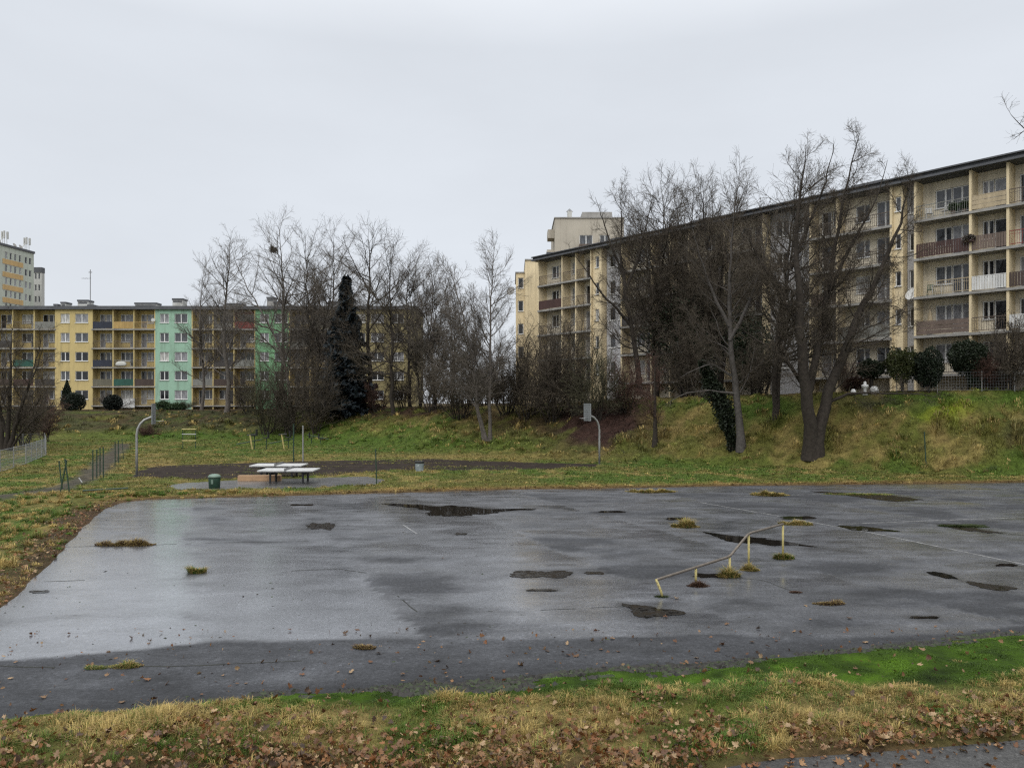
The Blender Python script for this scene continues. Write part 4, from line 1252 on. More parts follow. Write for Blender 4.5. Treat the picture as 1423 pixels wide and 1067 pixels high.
# ================================================================== BUILDINGS
def plaster(name, col, vary=0.08, stain=(0.10, 0.085, 0.06)):
    m, nt, b = new_mat(name)
    v = coords(nt, (1, 1, 1)); vs = coords(nt, (1.2, 1.2, 0.12))
    f = noise_node(nt, v, 0.5, 6, 0.65); s = noise_node(nt, vs, 1.4, 6, 0.7)
    c = ramp(nt, f, [(0.3, tuple(x * (1 - vary) for x in col)), (0.7, tuple(min(1, x * (1 + vary)) for x in col))])
    k = ramp(nt, s, [(0.50, 0.0), (0.76, 0.5)])
    c = mixc(nt, k, c, stain)
    nt.links.new(c, b.inputs['Base Color']); b.inputs['Roughness'].default_value = 0.9
    b.inputs['Specular IOR Level'].default_value = 0.2
    return m


M['yellow'] = plaster('yellow_plaster', (0.54, 0.43, 0.20))
M['ochre'] = plaster('ochre_plaster', (0.58, 0.45, 0.20))
M['dull_yellow'] = plaster('dull_yellow_plaster', (0.34, 0.29, 0.15))
M['mint'] = plaster('mint_plaster', (0.31, 0.48, 0.365))
M['green_wall'] = plaster('green_plaster', (0.20, 0.40, 0.22))
M['red_wall'] = plaster('red_plaster', (0.30, 0.04, 0.035))
M['cream'] = plaster('cream_plaster', (0.74, 0.67, 0.53))
M['cream_yellow'] = plaster('cream_yellow_plaster', (0.72, 0.60, 0.39))
M['grey_wall'] = plaster('grey_plaster', (0.46, 0.46, 0.47))
M['beige'] = plaster('beige_plaster', (0.44, 0.40, 0.33))
M['pale_green'] = plaster('pale_green_plaster', (0.46, 0.49, 0.42))
M['orange'] = plaster('orange_plaster', (0.52, 0.36, 0.17))
M['pale_grey'] = plaster('pale_grey_plaster', (0.50, 0.50, 0.47))
M['concrete'] = plaster('concrete', (0.30, 0.29, 0.27), 0.25, (0.08, 0.075, 0.07))
M['roof'] = simple('roof_felt', (0.085, 0.088, 0.095), 0.7, 0.3, 1.5)
M['slate'] = simple('slate', (0.060, 0.066, 0.078), 0.6, 0.3, 2)
M['white'] = simple('white_frame', (0.70, 0.70, 0.68), 0.5, 0.08, 4)
M['metal'] = simple('grey_metal', (0.22, 0.22, 0.22), 0.55, 0.3, 5, metal=0.4)
M['rail_dark'] = simple('rail_dark', (0.10, 0.075, 0.06), 0.7, 0.3, 4)
for nm, col in dict(navy=(0.022, 0.027, 0.045), green=(0.020, 0.085, 0.062), brown=(0.060, 0.040, 0.032), grey=(0.20, 0.20, 0.18), olive=(0.13, 0.12, 0.085),
                    dark=(0.045, 0.04, 0.038), white=(0.62, 0.62, 0.60), beige=(0.42, 0.34, 0.22), redbrown=(0.065, 0.032, 0.027), red=(0.20, 0.035, 0.03),
                    pinkbrown=(0.15, 0.11, 0.088), ochre=(0.42, 0.28, 0.10)).items():
    M['p_' + nm] = simple('panel_' + nm, col, 0.75, 0.25, 3, streak=True)
for nm, col, ro in (('dark', (0.020, 0.021, 0.023), 0.04), ('mid', (0.095, 0.10, 0.108), 0.06), ('lace', (0.27, 0.27, 0.28), 0.08), ('blind', (0.48, 0.47, 0.44), 0.15)):
    m, nt, b = new_mat('glass_' + nm)
    v = coords(nt, (3.0, 1, 0.8))
    f = noise_node(nt, v, 2.0, 3)
    nt.links.new(ramp(nt, f, [(0.35, tuple(x * 0.55 for x in col)), (0.65, tuple(x * 1.2 for x in col))]), b.inputs['Base Color'])
    b.inputs['Roughness'].default_value = ro
    M['glass_' + nm] = m

_cache = {}


def cached(key, make):
    if key not in _cache: _cache[key] = make()
    return _cache[key]


def wall_mesh(x0, x1, z0, z1, yf, holes, reveal=0.16, back=None):
    """a wall facing -y with real window openings; back: y of the rear face of the body"""
    xs = sorted({x0, x1, *[h[0] for h in holes], *[h[1] for h in holes]})
    zs = sorted({z0, z1, *[h[2] for h in holes], *[h[3] for h in holes]})
    mb = MB()
    for i in range(len(xs) - 1):
        for j in range(len(zs) - 1):
            cx, cz = (xs[i] + xs[i + 1]) / 2, (zs[j] + zs[j + 1]) / 2
            if any(h[0] < cx < h[1] and h[2] < cz < h[3] for h in holes): continue
            mb.poly([(xs[i], yf, zs[j]), (xs[i + 1], yf, zs[j]), (xs[i + 1], yf, zs[j + 1]), (xs[i], yf, zs[j + 1])])
    for a, b_, c, d in holes:
        y2 = yf + reveal
        mb.poly([(a, yf, c), (a, y2, c), (b_, y2, c), (b_, yf, c)]); mb.poly([(a, yf, d), (b_, yf, d), (b_, y2, d), (a, y2, d)])
        mb.poly([(a, yf, c), (a, yf, d), (a, y2, d), (a, y2, c)]); mb.poly([(b_, yf, c), (b_, y2, c), (b_, y2, d), (b_, yf, d)])
    if back is not None:
        mb.poly([(x0, yf, z0), (x0, yf, z1), (x0, back, z1), (x0, back, z0)]); mb.poly([(x1, yf, z0), (x1, back, z0), (x1, back, z1), (x1, yf, z1)])
        mb.poly([(x0, back, z0), (x0, back, z1), (x1, back, z1), (x1, back, z0)])
    return mb


def window(root, x0, x1, z0, z1, yf, glass='dark', panes=2, sill=True, name='window', frame='white', asym=None):
    """frame with mullions set back in its opening; glass is its child"""
    w, h = x1 - x0, z1 - z0
    key = (round(w, 2), round(h, 2), panes, asym, frame, sill)

    def make():
        mb = MB(); t = 0.075; d = 0.06
        mb.box(-w / 2, w / 2, 0, d, h - t, h); mb.box(-w / 2, w / 2, 0, d, 0, t)
        mb.box(-w / 2, -w / 2 + t, 0, d, t, h - t); mb.box(w / 2 - t, w / 2, 0, d, t, h - t)
        for i in range(1, panes):
            p = (asym if asym else i / panes) * w - w / 2
            mb.box(p - 0.06, p + 0.06, -0.01, d - 0.005, t, h - t)
        if sill: mb.box(-w / 2 - 0.05, w / 2 + 0.05, -0.18, -0.003, -0.05, 0.012)
        me = mb.mesh(name + '_frame'); me.materials.append(M[frame]); return me
    o = link(name, cached(('win',) + key, make), None, root, ((x0 + x1) / 2, yf + 0.09, z0))

    def makeg():
        mb = MB().box(-w / 2 + 0.03, w / 2 - 0.03, 0.028, 0.045, 0.03, h - 0.03)
        me = mb.mesh('glass'); me.materials.append(M['glass_' + glass]); return me
    link('glass', cached(('gl', key, glass), makeg), None, o)
    return o


def railing(root, x0, x1, z, y, kind, mat, h=1.0):
    w = x1 - x0

    def make():
        mb = MB()
        mb.box(0, w, -0.025, 0.025, h - 0.05, h); mb.box(0, w, -0.02, 0.02, 0.08, 0.12)
        if kind == 'bars':
            n = max(3, int(w / 0.14))
            for i in range(n + 1): mb.box(i * w / n - 0.009, i * w / n + 0.009, -0.009, 0.009, 0.12, h - 0.05)
            mb.box(0, w, -0.015, 0.015, h * 0.75, h * 0.75 + 0.02)
        elif kind == 'slats':
            n = int(w / 0.16)
            for i in range(n): mb.box(i * w / n + 0.012, (i + 1) * w / n - 0.012, -0.045, -0.027, 0.05, h - 0.07)
        elif kind == 'boards':
            for i in range(3): mb.box(0.02, w - 0.02, -0.05, -0.027, 0.06 + i * 0.3, 0.33 + i * 0.3)
        else:
            mb.box(0.01, w - 0.01, -0.045, -0.027, 0.05, h - 0.06)
        me = mb.mesh('railing'); me.materials.append(M[mat]); return me
    return link('railing', cached(('rail', round(w, 2), kind, mat, h), make), None, root, (x0, y, z))


def body(root, x0, x1, y0, y1, z0, z1, mat, name='wall'):
    return MB().box(x0, x1, y0, y1, z0, z1).build(name, M[mat], root)


def balcony_section(root, cells, x0, slabs, top, base, depth, finmat, wallmat, spec, rs, finw=0.16, first=True, last=True, back_y=9.0, deck=0.2, firstname='balcony_divider'):
    """loggias behind y = 0: back wall at y = depth, fins, slabs, one railing and one window per cell and floor"""
    x1 = x0 + sum(cells)
    cellx = [x0]
    for c in cells: cellx.append(cellx[-1] + c)
    levels = sorted(slabs)
    tops = levels[1:] + [top]
    holes = []; wins = []
    for ci in range(len(cells)):
        a, b_ = cellx[ci] + 0.15, cellx[ci + 1] - 0.15
        for li, (z, zt) in enumerate(zip(levels, tops)):
            sp = spec.get((ci, len(levels) - 1 - li), {})
            wide = (b_ - a)
            g = sp.get('glass') or rs.choice(['dark', 'mid', 'mid', 'lace', 'lace', 'blind'], p=[.28, .24, .12, .18, .1, .08])
            flip = sp.get('flip', (ci % 2 == 0))
            dw = 0.85; ww = min(1.35, wide - dw - 0.35)
            if wide > 3.0:
                wx0 = a + 0.75; holes.append((wx0, wx0 + 1.1, z + 0.85, z + 2.2)); wins.append((holes[-1], g, 2, 0.6))
                dx0 = a + wide - 1.45; holes.append((dx0, dx0 + 1.3, z + 0.12, z + 2.2)); wins.append((holes[-1], rs.choice(['mid', 'dark', 'lace']), 2, 0.5))
            else:
                mid = (a + b_) / 2; tot = dw + max(ww, 0.5)
                s0 = mid - tot / 2
                wx = s0 + dw if flip else s0; dx = s0 if flip else s0 + max(ww, .5)
                holes.append((wx + 0.02, wx + max(ww, .5), z + 0.9, z + 2.2)); wins.append((holes[-1], g, 2, 0.5))
                holes.append((dx, dx + dw - 0.02, z + 0.12, z + 2.2)); wins.append((holes[-1], g, 1, None))
            kind, mt = sp.get('rail', ('bars', 'rail_dark'))
            fz = z + 0.02
            railing(root, cellx[ci] + finw / 2 + 0.004, cellx[ci + 1] - finw / 2 - 0.004, fz, 0.03, kind, mt)
            if sp.get('wall'):
                MB().box(cellx[ci] + finw / 2 + 0.004, cellx[ci + 1] - finw / 2 - 0.004, depth - 0.03, depth - 0.004, z + 0.06, z + 0.86).box(
                    cellx[ci] + finw / 2 + 0.004, cellx[ci + 1] - finw / 2 - 0.004, depth - 0.03, depth - 0.004, z + 2.24, zt - 0.16).box(
                    cellx[ci] + finw / 2 + 0.004, cellx[ci] + finw / 2 + 0.02, 0.1, depth - 0.035, z + 0.06, zt - 0.16).build('painted_wall', M[sp['wall']], root)
    wall_mesh(x0, x1, base, top, depth, holes, 0.16, back_y).build('wall', M[wallmat], root)
    for h, g, p, asym in wins:
        window(root, *h, depth, g, p, name='window' if h[2] - base > 0 and (h[3] - h[2]) < 1.6 else 'balcony_door', asym=asym if asym != 0.5 else None, sill=(h[3] - h[2]) < 1.6)
    for i, cx in enumerate(cellx):
        if (i == 0 and not first) or (i == len(cells) and not last): continue
        MB().box(cx - finw / 2, cx + finw / 2, 0.0, depth - 0.003, base, top - 0.004).build('balcony_divider', M[finmat], root)
    for z in levels:
        MB().box(x0 - finw / 2 + 0.01, x1 + finw / 2 - 0.01, -0.09, depth - 0.006, z - deck * 0.9, z).build('balcony_floor', M['concrete'], root)


def wall_section(root, x0, x1, yf, slabs, top, base, mat, wins, rs, back_y=9.0, glass=None):
    """wins: (offset, width, sill height, height, panes) repeated on every floor"""
    holes = []; ws = []
    for li, z in enumerate(sorted(slabs)):
        for (o, w, s, h, p) in wins:
            holes.append((x0 + o, x0 + o + w, z + s, z + s + h))
            ws.append((holes[-1], p, (glass or {}).get((li, o)) or rs.choice(['dark', 'mid', 'lace', 'blind'], p=[.35, .3, .27, .08])))
    wall_mesh(x0, x1, base, top, yf, holes, 0.16, back_y).build('wall', M[mat], root)
    for h, p, g in ws: window(root, *h, yf, g, p)


# ---------------------------------------------------------------- long low block on the left
YB = 109.0; KX = YB / F
rs = np.random.RandomState(4)
BZ = 2.6
blk = thing('apartment_block', 'long five storey block in yellow and mint green with recessed balconies, left of the photo', 'building', (0, YB, BZ), 0)
S = [z - BZ for z in (14.6, 11.87, 9.14, 6.41, 3.68)]
TOP = 17.35 - BZ


def bx(px): return (px - CX) * KX


P_ = lambda *a: dict(rail=a)
spec0 = {(1, 2): P_('panel', 'p_green'), (1, 3): P_('panel', 'p_redbrown'), (0, 1): P_('panel', 'p_dark'), (2, 0): P_('panel', 'p_grey'), (2, 3): P_('panel', 'p_dark'), (0, 3): P_('panel', 'p_brown')}
spec1 = {(0, 0): dict(rail=('panel', 'p_navy'), glass='lace'), (0, 1): dict(glass='lace'), (0, 2): dict(rail=('panel', 'p_navy'), glass='mid'), (0, 3): P_('panel', 'p_olive'), (1, 0): dict(rail=('panel', 'p_ochre'), glass='lace'),
         (1, 1): dict(glass='lace'), (1, 2): dict(rail=('bars', 'p_grey'), glass='mid'), (1, 3): P_('panel', 'p_green'), (2, 0): dict(rail=('bars', 'p_ochre'), glass='lace'), (2, 3): P_('panel', 'p_brown'),
         (2, 1): dict(glass='lace'), (1, 4): dict(glass='blind'), (2, 2): dict(rail=('bars', 'rail_dark'), glass='lace')}
spec2 = {(2, 0): dict(rail=('panel', 'p_red'), wall='red_wall'), (1, 0): dict(wall='pale_grey', glass='dark'), (1, 2): P_('panel', 'p_dark'), (2, 2): P_('panel', 'p_grey'), (0, 3): P_('panel', 'p_grey'), (1, 3): P_('panel', 'p_brown')}
spec3 = {(0, 1): P_('panel', 'p_grey'), (1, 0): P_('panel', 'p_olive'), (2, 2): P_('panel', 'p_brown')}
c3 = lambda a, b_: [(bx(b_) - bx(a)) / 3] * 3
DP = 1.35
ww = [(0.65, 1.30, 0.85, 1.3, 2), (2.75, 1.85, 0.85, 1.3, 2)]
wall_section(blk, bx(-62), bx(-12) - 0.08, 0.0, S, TOP, 0, 'mint', ww, rs)
balcony_section(blk, c3(-12, 77), bx(-12), S, TOP, 0, DP, 'yellow', 'ochre', spec0, rs)
wall_section(blk, bx(77) + 0.08, bx(128) - 0.08, 0.0, S, TOP, 0, 'yellow', ww, rs, glass={(4, .65): 'blind', (4, 2.75): 'lace', (3, .65): 'lace', (3, 2.75): 'mid', (2, 2.75): 'dark', (1, 2.75): 'dark', (0, 2.75): 'dark'})
balcony_section(blk, c3(128, 215), bx(128), S, TOP, 0, DP, 'yellow', 'ochre', spec1, rs)
wall_section(blk, bx(215) + 0.08, bx(267) - 0.08, 0.0, S, TOP, 0, 'mint', ww, rs, glass={(4, .65): 'lace', (4, 2.75): 'mid', (2, .65): 'blind', (2, 2.75): 'lace', (0, 2.75): 'lace'})
balcony_section(blk, c3(267, 354), bx(267), S, TOP, 0, DP, 'yellow', 'ochre', spec2, rs)
wall_section(blk, bx(354) + 0.08, bx(402) - 0.08, 0.0, S, TOP, 0, 'green_wall', ww, rs)
balcony_section(blk, c3(402, 488), bx(402), S, TOP, 0, DP, 'ochre', 'ochre', spec3, rs)
wall_section(blk, bx(488) + 0.08, bx(578), 0.0, S, TOP, 0, 'dull_yellow', [(0.65, 1.3, .85, 1.3, 2), (2.75, 1.85, .85, 1.3, 2), (5.6, 1.85, .85, 1.3, 2)], rs)
MB().box(bx(-62) - 0.3, bx(578) + 0.3, -0.35, 9.4, TOP, TOP + 0.14).box(bx(-62) - 0.2, bx(578) + 0.2, -0.22, 9.2, TOP + 0.143, TOP + 0.5).build('roof', M['roof'], blk)
for px, w, top, nm in ((68, 7, 415, 'pale_grey'), (57, 5, 418, 'pale_grey'), (96, 15, 412, 'pale_grey'), (107, 8, 419, 'concrete'), (186, 31, 416, 'pale_grey'), (232, 15, 410, 'pale_grey'), (312, 24, 417, 'pale_grey'), (365, 10, 408, 'concrete'), (376, 12, 414, 'concrete'), (455, 14, 414, 'concrete')):
    x = bx(px); hh = 4 + (HY - top) * KX - BZ - (TOP + 0.5)
    z0 = TOP + 0.503
    c = MB().box(x - w * KX / 2, x + w * KX / 2, 3.5, 5.0, z0, z0 + hh - 0.25).build('chimney', M[nm], blk)
    MB().box(x - w * KX / 2 - 0.06, x + w * KX / 2 + 0.06, 3.42, 5.08, z0 + hh - 0.247, z0 + hh).box(x - w * KX / 2 + .1, x + w * KX / 2 - .1, 3.49, 3.497, z0 + hh - 0.6, z0 + hh - 0.36).build('chimney_cap', M['roof'], c)
x = bx(104); z0 = TOP + 0.503
MB().tube([(x, 4, z0), (x, 4, z0 + 5.9)], 0.055, 6).tube([(x - 1.3, 4, z0 + 4.6), (x + 0.1, 4, z0 + 4.6)], 0.03, 5).tube([(x - 0.25, 4, z0 + 5.5), (x + .25, 4, z0 + 5.5)], 0.06, 5).tube(
    [(x - .9, 4.3, z0 + 4.6), (x - .9, 3.7, z0 + 4.6)], 0.02, 4).tube([(x - .5, 4.3, z0 + 4.6), (x - .5, 3.7, z0 + 4.6)], 0.02, 4).build('antenna_mast', M['metal'], blk)
for px in (214, 352):
    x = bx(px)
    MB().lathe([(0.02, 0), (0.2, 0.04), (0.28, 0.1)], 12).build('satellite_dish', M['pale_grey'], blk, (x, -0.25, S[0] + 1.2 if px != 352 else S[1] + 1)).rotation_euler = (R(75), 0, R(20))


def wl(root, p):
    return root.matrix_basis @ Vector(p)


tag(MB().box(0, 2.5, 0, 0.05, 0, 1.25).box(0, 2.5, -0.03, 0.08, 1.25, 1.32).build('awning_cloth', M['p_white'], None, wl(blk, (bx(165), -0.5, 0.75))), 'white sheet hung at the ground floor balcony beside the dark dome shrub', 'sheet')
root = thing('cloth_bundle', 'pale bundle hung on the middle balcony, third floor, beside the mint section', 'bundle', wl(blk, (bx(169), -0.16, S[2] + 0.12)))
MB().lathe([(0.2, 0), (0.72, 0.08), (0.85, 0.3), (0.6, 0.6), (0.3, 0.68)], 12).build('cover', M['pale_grey'], root, smooth_shade=True).scale = (1, 0.25, 1)

# ---------------------------------------------------------------- long cream block on the right
rs = np.random.RandomState(9)
TH = -math.atan2(0.762, 0.648)
RZ = 4.3
rb = thing('apartment_block', 'long cream and grey five storey block with balconies, right of the photo above the bank', 'building', (29.06, 55.0, RZ), TH)
S = [z - RZ for z in (17.13, 14.38, 11.63, 8.83, 6.05)]
TOP = 19.95 - RZ
D2 = 1.25
CF, CW = 'cream_yellow', 'cream'
sA = {(0, 0): dict(rail=('bars', 'rail_dark')), (0, 1): dict(rail=('panel', 'p_redbrown'))}
balcony_section(rb, [3.8, 2.1, 2.2], -40.3, S, TOP, 0, D2, CF, CW, sA, rs)
wall_section(rb, -32.1, -30.9, 0.25, S, TOP, 0, CF, [(0.35, 0.5, 0.9, 1.2, 1)], rs)
wall_section(rb, -30.85, -28.1, 1.0, S, TOP, 0, 'grey_wall', [(0.35, 0.85, 0.85, 1.35, 1), (1.65, 0.85, 0.85, 1.35, 1)], rs)
sB = {(0, 2): P_('panel', 'p_dark'), (1, 1): P_('panel', 'p_brown'), (2, 3): P_('panel', 'p_grey'), (3, 2): P_('slats', 'p_brown'), (4, 1): P_('panel', 'p_olive')}
balcony_section(rb, [3.8, 2.2, 2.2, 3.8, 3.8], -28.0, S, TOP, 0, D2, CF, CW, sB, rs)
wall_section(rb, -12.1, -8.1, 1.0, S, TOP, 0, 'grey_wall', [(0.5, 1.2, 0.85, 1.35, 2), (2.4, 1.0, 0.85, 1.35, 2)], rs)
sC = {(1, 3): P_('panel', 'p_grey'), (1, 0): dict(glass='dark'), (0, 2): P_('slats', 'p_brown'), (0, 3): P_('slats', 'p_dark'), (0, 1): P_('bars', 'p_pinkbrown')}
balcony_section(rb, [2.2, 4.1], -8.0, S, TOP, 0, D2, CF, CW, sC, rs)
wall_section(rb, -1.61, -0.95, 0.25, S, TOP, 0, CF, [(0.12, 0.42, 0.95, 1.1, 1)], rs)
wall_section(rb, -0.92, -0.10, 1.0, S, TOP, 0, 'grey_wall', [(0.12, 0.62, 0.8, 1.35, 1)], rs)
sD = {(0, 0): dict(rail=('bars', 'p_grey'), glass='mid'), (0, 1): dict(rail=('slats', 'p_redbrown'), glass='dark'), (0, 2): dict(rail=('bars', 'p_beige'), glass='mid'), (0, 3): dict(rail=('boards', 'p_pinkbrown'), glass='lace'),
      (1, 0): dict(rail=('boards', 'p_beige'), glass='lace'), (1, 1): dict(rail=('slats', 'p_pinkbrown'), glass='dark'), (1, 2): dict(rail=('slats', 'p_white'), glass='dark'), (1, 3): dict(rail=('bars', 'rail_dark'), glass='dark'),
      (2, 0): dict(rail=('bars', 'rail_dark')), (2, 1): dict(rail=('bars', 'p_red')), (2, 3): P_('slats', 'p_white'), (2, 2): P_('slats', 'p_brown')}
balcony_section(rb, [3.6, 2.25, 2.25, 3.7], 0.0, S, TOP, 0, D2, CF, CW, sD, rs)
wall_section(rb, 11.9, 16.0, 1.0, S, TOP, 0, 'grey_wall', [(0.5, 1.2, 0.85, 1.35, 2), (2.4, 1.0, 0.85, 1.35, 2)], rs)
MB().box(-41.0, 16.3, -0.45, 9.6, TOP + 0.003, TOP + 0.16).box(-40.9, 16.2, -0.30, 9.4, TOP + 0.163, TOP + 0.36).box(-40.95, 16.25, -0.52, 9.7, TOP + 0.363, TOP + 0.46).build('roof', M['roof'], rb)
for x, w in ((-6.2, 2.4), (-22.0, 2.0), (-33, 1.6)):
    c = MB().box(x, x + w, 3.4, 5.0, TOP + 0.463, TOP + 1.5).build('chimney', M['concrete'], rb)
    MB().box(x - .08, x + w + .08, 3.3, 5.1, TOP + 1.503, TOP + 1.65).build('chimney_cap', M['roof'], c)
for x in (-0.78, -30.4):
    MB().tube([(x - 0.6, 0.5, 0.2), (x - 0.6, 0.5, TOP)], 0.07, 8).build('drainpipe', M['metal'], rb)
o = MB().lathe([(0.02, 0), (0.28, 0.05), (0.42, 0.15), (0.44, 0.16)], 16).tube([(0, 0, 0.02), (0.3, 0, 0.35)], 0.012, 5).build('satellite_dish', M['white'], rb, (-0.42, 0.55, S[2] + 0.25))
o.rotation_euler = (R(70), 0, R(-15))


# furniture on the near balconies
def plastic_chair(label, loc, rz, mat='p_white', group=None):
    root = thing('garden_chair', label, 'chair', loc, rz, group)
    MB().box(-0.22, 0.22, -0.22, 0.22, 0.42, 0.45).build('seat', M[mat], root)
    mb = MB()
    for i in range(5): mb.box(-0.20 + i * 0.09, -0.15 + i * 0.09, 0.20, 0.23, 0.453, 0.80)
    mb.box(-0.22, 0.22, 0.198, 0.235, 0.803, 0.87).build('backrest', M[mat], root)
    for sx in (-1, 1):
        for sy in (-1, 1):
            MB().tube([(sx * 0.22, sy * 0.23, 0), (sx * 0.19, sy * 0.19, 0.417)], 0.018, 6).build('leg', M[mat], root)


bz = rb.rotation_euler.z
plastic_chair('white plastic chair at the left end of the top corner balcony', wl(rb, (0.75, 0.55, S[0] + 0.03)), bz + 0.5)
plastic_chair('white plastic chair in the middle of the top corner balcony', wl(rb, (1.75, 0.6, S[0] + 0.03)), bz - 0.4)
plastic_chair('green plastic chair on the third floor corner balcony', wl(rb, (0.85, 0.5, S[2] + 0.03)), bz + 0.3, 'p_green')
root = thing('garden_table', 'white garden table on the third floor corner balcony', 'table', wl(rb, (1.35, 0.55, S[2] + 0.03)), bz)
MB().box(-0.35, 0.35, -0.3, 0.3, 0.68, 0.72).build('table_top', M['p_white'], root)
for sx in (-1, 1):
    for sy in (-1, 1): MB().tube([(sx * 0.3, sy * 0.25, 0), (sx * 0.28, sy * .24, 0.678)], 0.02, 6).build('leg', M['p_white'], root)
root = thing('parasol', 'folded pale parasol standing on the lowest corner balcony', 'parasol', wl(rb, (0.8, 0.6, S[3] + 0.03)), bz)
MB().tube([(0, 0, 0), (0, 0, 2.0)], 0.02, 6).build('pole', M['metal'], root)
MB().lathe([(0.24, 0.75), (0.16, 1.2), (0.09, 1.6), (0.03, 1.98)], 12).build('canopy', M['p_beige'], root)
MB().lathe([(0.22, 0.0), (0.22, 0.06), (0.05, 0.12)], 12).build('base', M['concrete'], root)
for i, (x, lv, lb) in enumerate([(2.4, 0, 'potted plant left of the door on the top corner balcony'), (3.1, 0, 'potted plant right of the door on the top corner balcony')]):
    root = thing('potted_plant', lb, 'plant', wl(rb, (x, 0.35, S[lv] + 0.03)), bz)
    MB().lathe([(0.12, 0), (0.17, 0.28)], 10).build('pot', M['p_pinkbrown'], root)
    n = 500; d = rs.randn(n, 3); d /= np.linalg.norm(d, axis=1, keepdims=True)
    V, q, c = leaf_cloud(d * 0.28 * rs.rand(n, 1) ** .5 + np.array([0, 0, 0.55]), 0.08 + 0.05 * rs.rand(n), np.array([(0.05, 0.09, 0.03)]) * (0.5 + rs.rand(n, 1)), rs, 1, d)
    link('foliage', np_mesh('foliage', V, q, colors=c), M['foliage'], root)
root = thing('flower_box', 'flower box with dark plants and pale blooms hung on the second highest balcony rail', 'flower box', wl(rb, (3.55, -0.16, S[1] + 0.62)), bz)
MB().box(-0.35, 0.35, -0.09, 0.09, 0, 0.18).build('box', M['p_redbrown'], root)
n = 700; d = rs.randn(n, 3); d /= np.linalg.norm(d, axis=1, keepdims=True)
cc = np.where(rs.rand(n, 1) < 0.25, np.array([(0.4, 0.36, 0.36)]), np.array([(0.06, 0.05, 0.03)])) * (0.5 + rs.rand(n, 1))
V, q, c = leaf_cloud(d * np.array([.42, .16, .25]) * rs.rand(n, 1) ** .4 + np.array([0, 0, 0.25]), 0.06 + 0.04 * rs.rand(n), cc, rs, 1, d)
link('flowers', np_mesh('flowers', V, q, colors=c), M['foliage'], root)

# ---------------------------------------------------------------- taller building behind the cream block
rs = np.random.RandomState(12)
tw = thing('apartment_tower', 'beige taller building with stepped balconies rising behind the cream block', 'building', (5.9, 105.0, 3.0), 0)
hz = 29.4 - 3.0
holes = [(3.4, 5.2, z, z + 1.3) for z in (hz - 3.6, hz - 6.4, hz - 9.2)] + [(6.2, 7.6, z, z + 1.3) for z in (hz - 3.6, hz - 6.4, hz - 9.2)]
wall_mesh(0, 9.5, 0, hz, 0, holes, 0.16, 10).build('wall', M['beige'], tw)
for h in holes: window(tw, *h, 0, 'mid', 2)
MB().box(3.3, 5.6, -0.9, -0.003, hz - 4.6, hz - 3.7).build('balcony', M['p_pinkbrown'], tw)
MB().box(-0.1, 9.6, -0.12, 10.1, hz + 0.003, hz + 0.15).build('roof', M['concrete'], tw)
MB().box(4.0, 8.2, 2.5, 6.5, hz + 0.153, hz + 1.5).build('roof_hut', M['concrete'], tw)
c = MB().box(1.9, 2.5, 2, 2.8, hz + 0.153, hz + 1.5).build('chimney', M['pale_grey'], tw)
MB().lathe([(0.5, hz + 1.503), (0.02, hz + 1.95)], 4, (2.2, 2.4)).build('chimney_cap', M['metal'], c)
for k in range(3):
    z = hz - 2.3 - 2.8 * k
    MB().box(-0.9 - 0.12 * k, -0.003, 1.0, 3.4, z - 0.2, z).box(-0.92 - .12 * k, -0.86 - .12 * k, 1.0, 3.4, z, z + 1.0).box(-0.85 - .12 * k, -0.004, 1.0, 1.05, z, z + 1.0).build('balcony', M['beige'], tw)
wg = thing('apartment_wing', 'yellowish end wing left of the cream block, with a slate grey rooftop hut', 'building', (1.6, 92.0, 3.0), 0)
hw = 21.2 - 3.0
wall_mesh(0, 2.75, 0, hw, 0, [], 0.16, 10).build('wall', M['cream_yellow'], wg)
hs = [(-0.85, -0.2, z, z + 1.3) for z in (hw - 3.2, hw - 6.0, hw - 8.8, hw - 11.6)]
wall_mesh(-1.1, -0.004, 0, hw - 1.35, 1.2, hs, 0.16, 10).build('wall', M['cream_yellow'], wg)
for h in hs: window(wg, *h, 1.2, 'dark', 1)
MB().box(-0.05, 2.8, -0.12, 10.1, hw + 0.003, hw + 0.14).build('roof', M['concrete'], wg)
MB().box(-1.2, -0.06, 1.08, 10.1, hw - 1.347, hw - 1.2).build('roof', M['concrete'], wg)
MB().box(2.6, 5.6, 0.6, 7, hw - 0.6, hw + 1.1).build('roof_hut', M['slate'], wg)
o = MB().lathe([(0.02, 0), (0.36, 0.06), (0.55, 0.2)], 14).build('satellite_dish', M['concrete'], wg, (-1.65, 1.1, hw - 3.6)); o.rotation_euler = (R(75), 0, R(-35))
MB().tube([(-1.1, 1.3, hw - 3.6), (-1.65, 1.2, hw - 3.6)], 0.03, 5).build('dish_arm', M['metal'], wg)

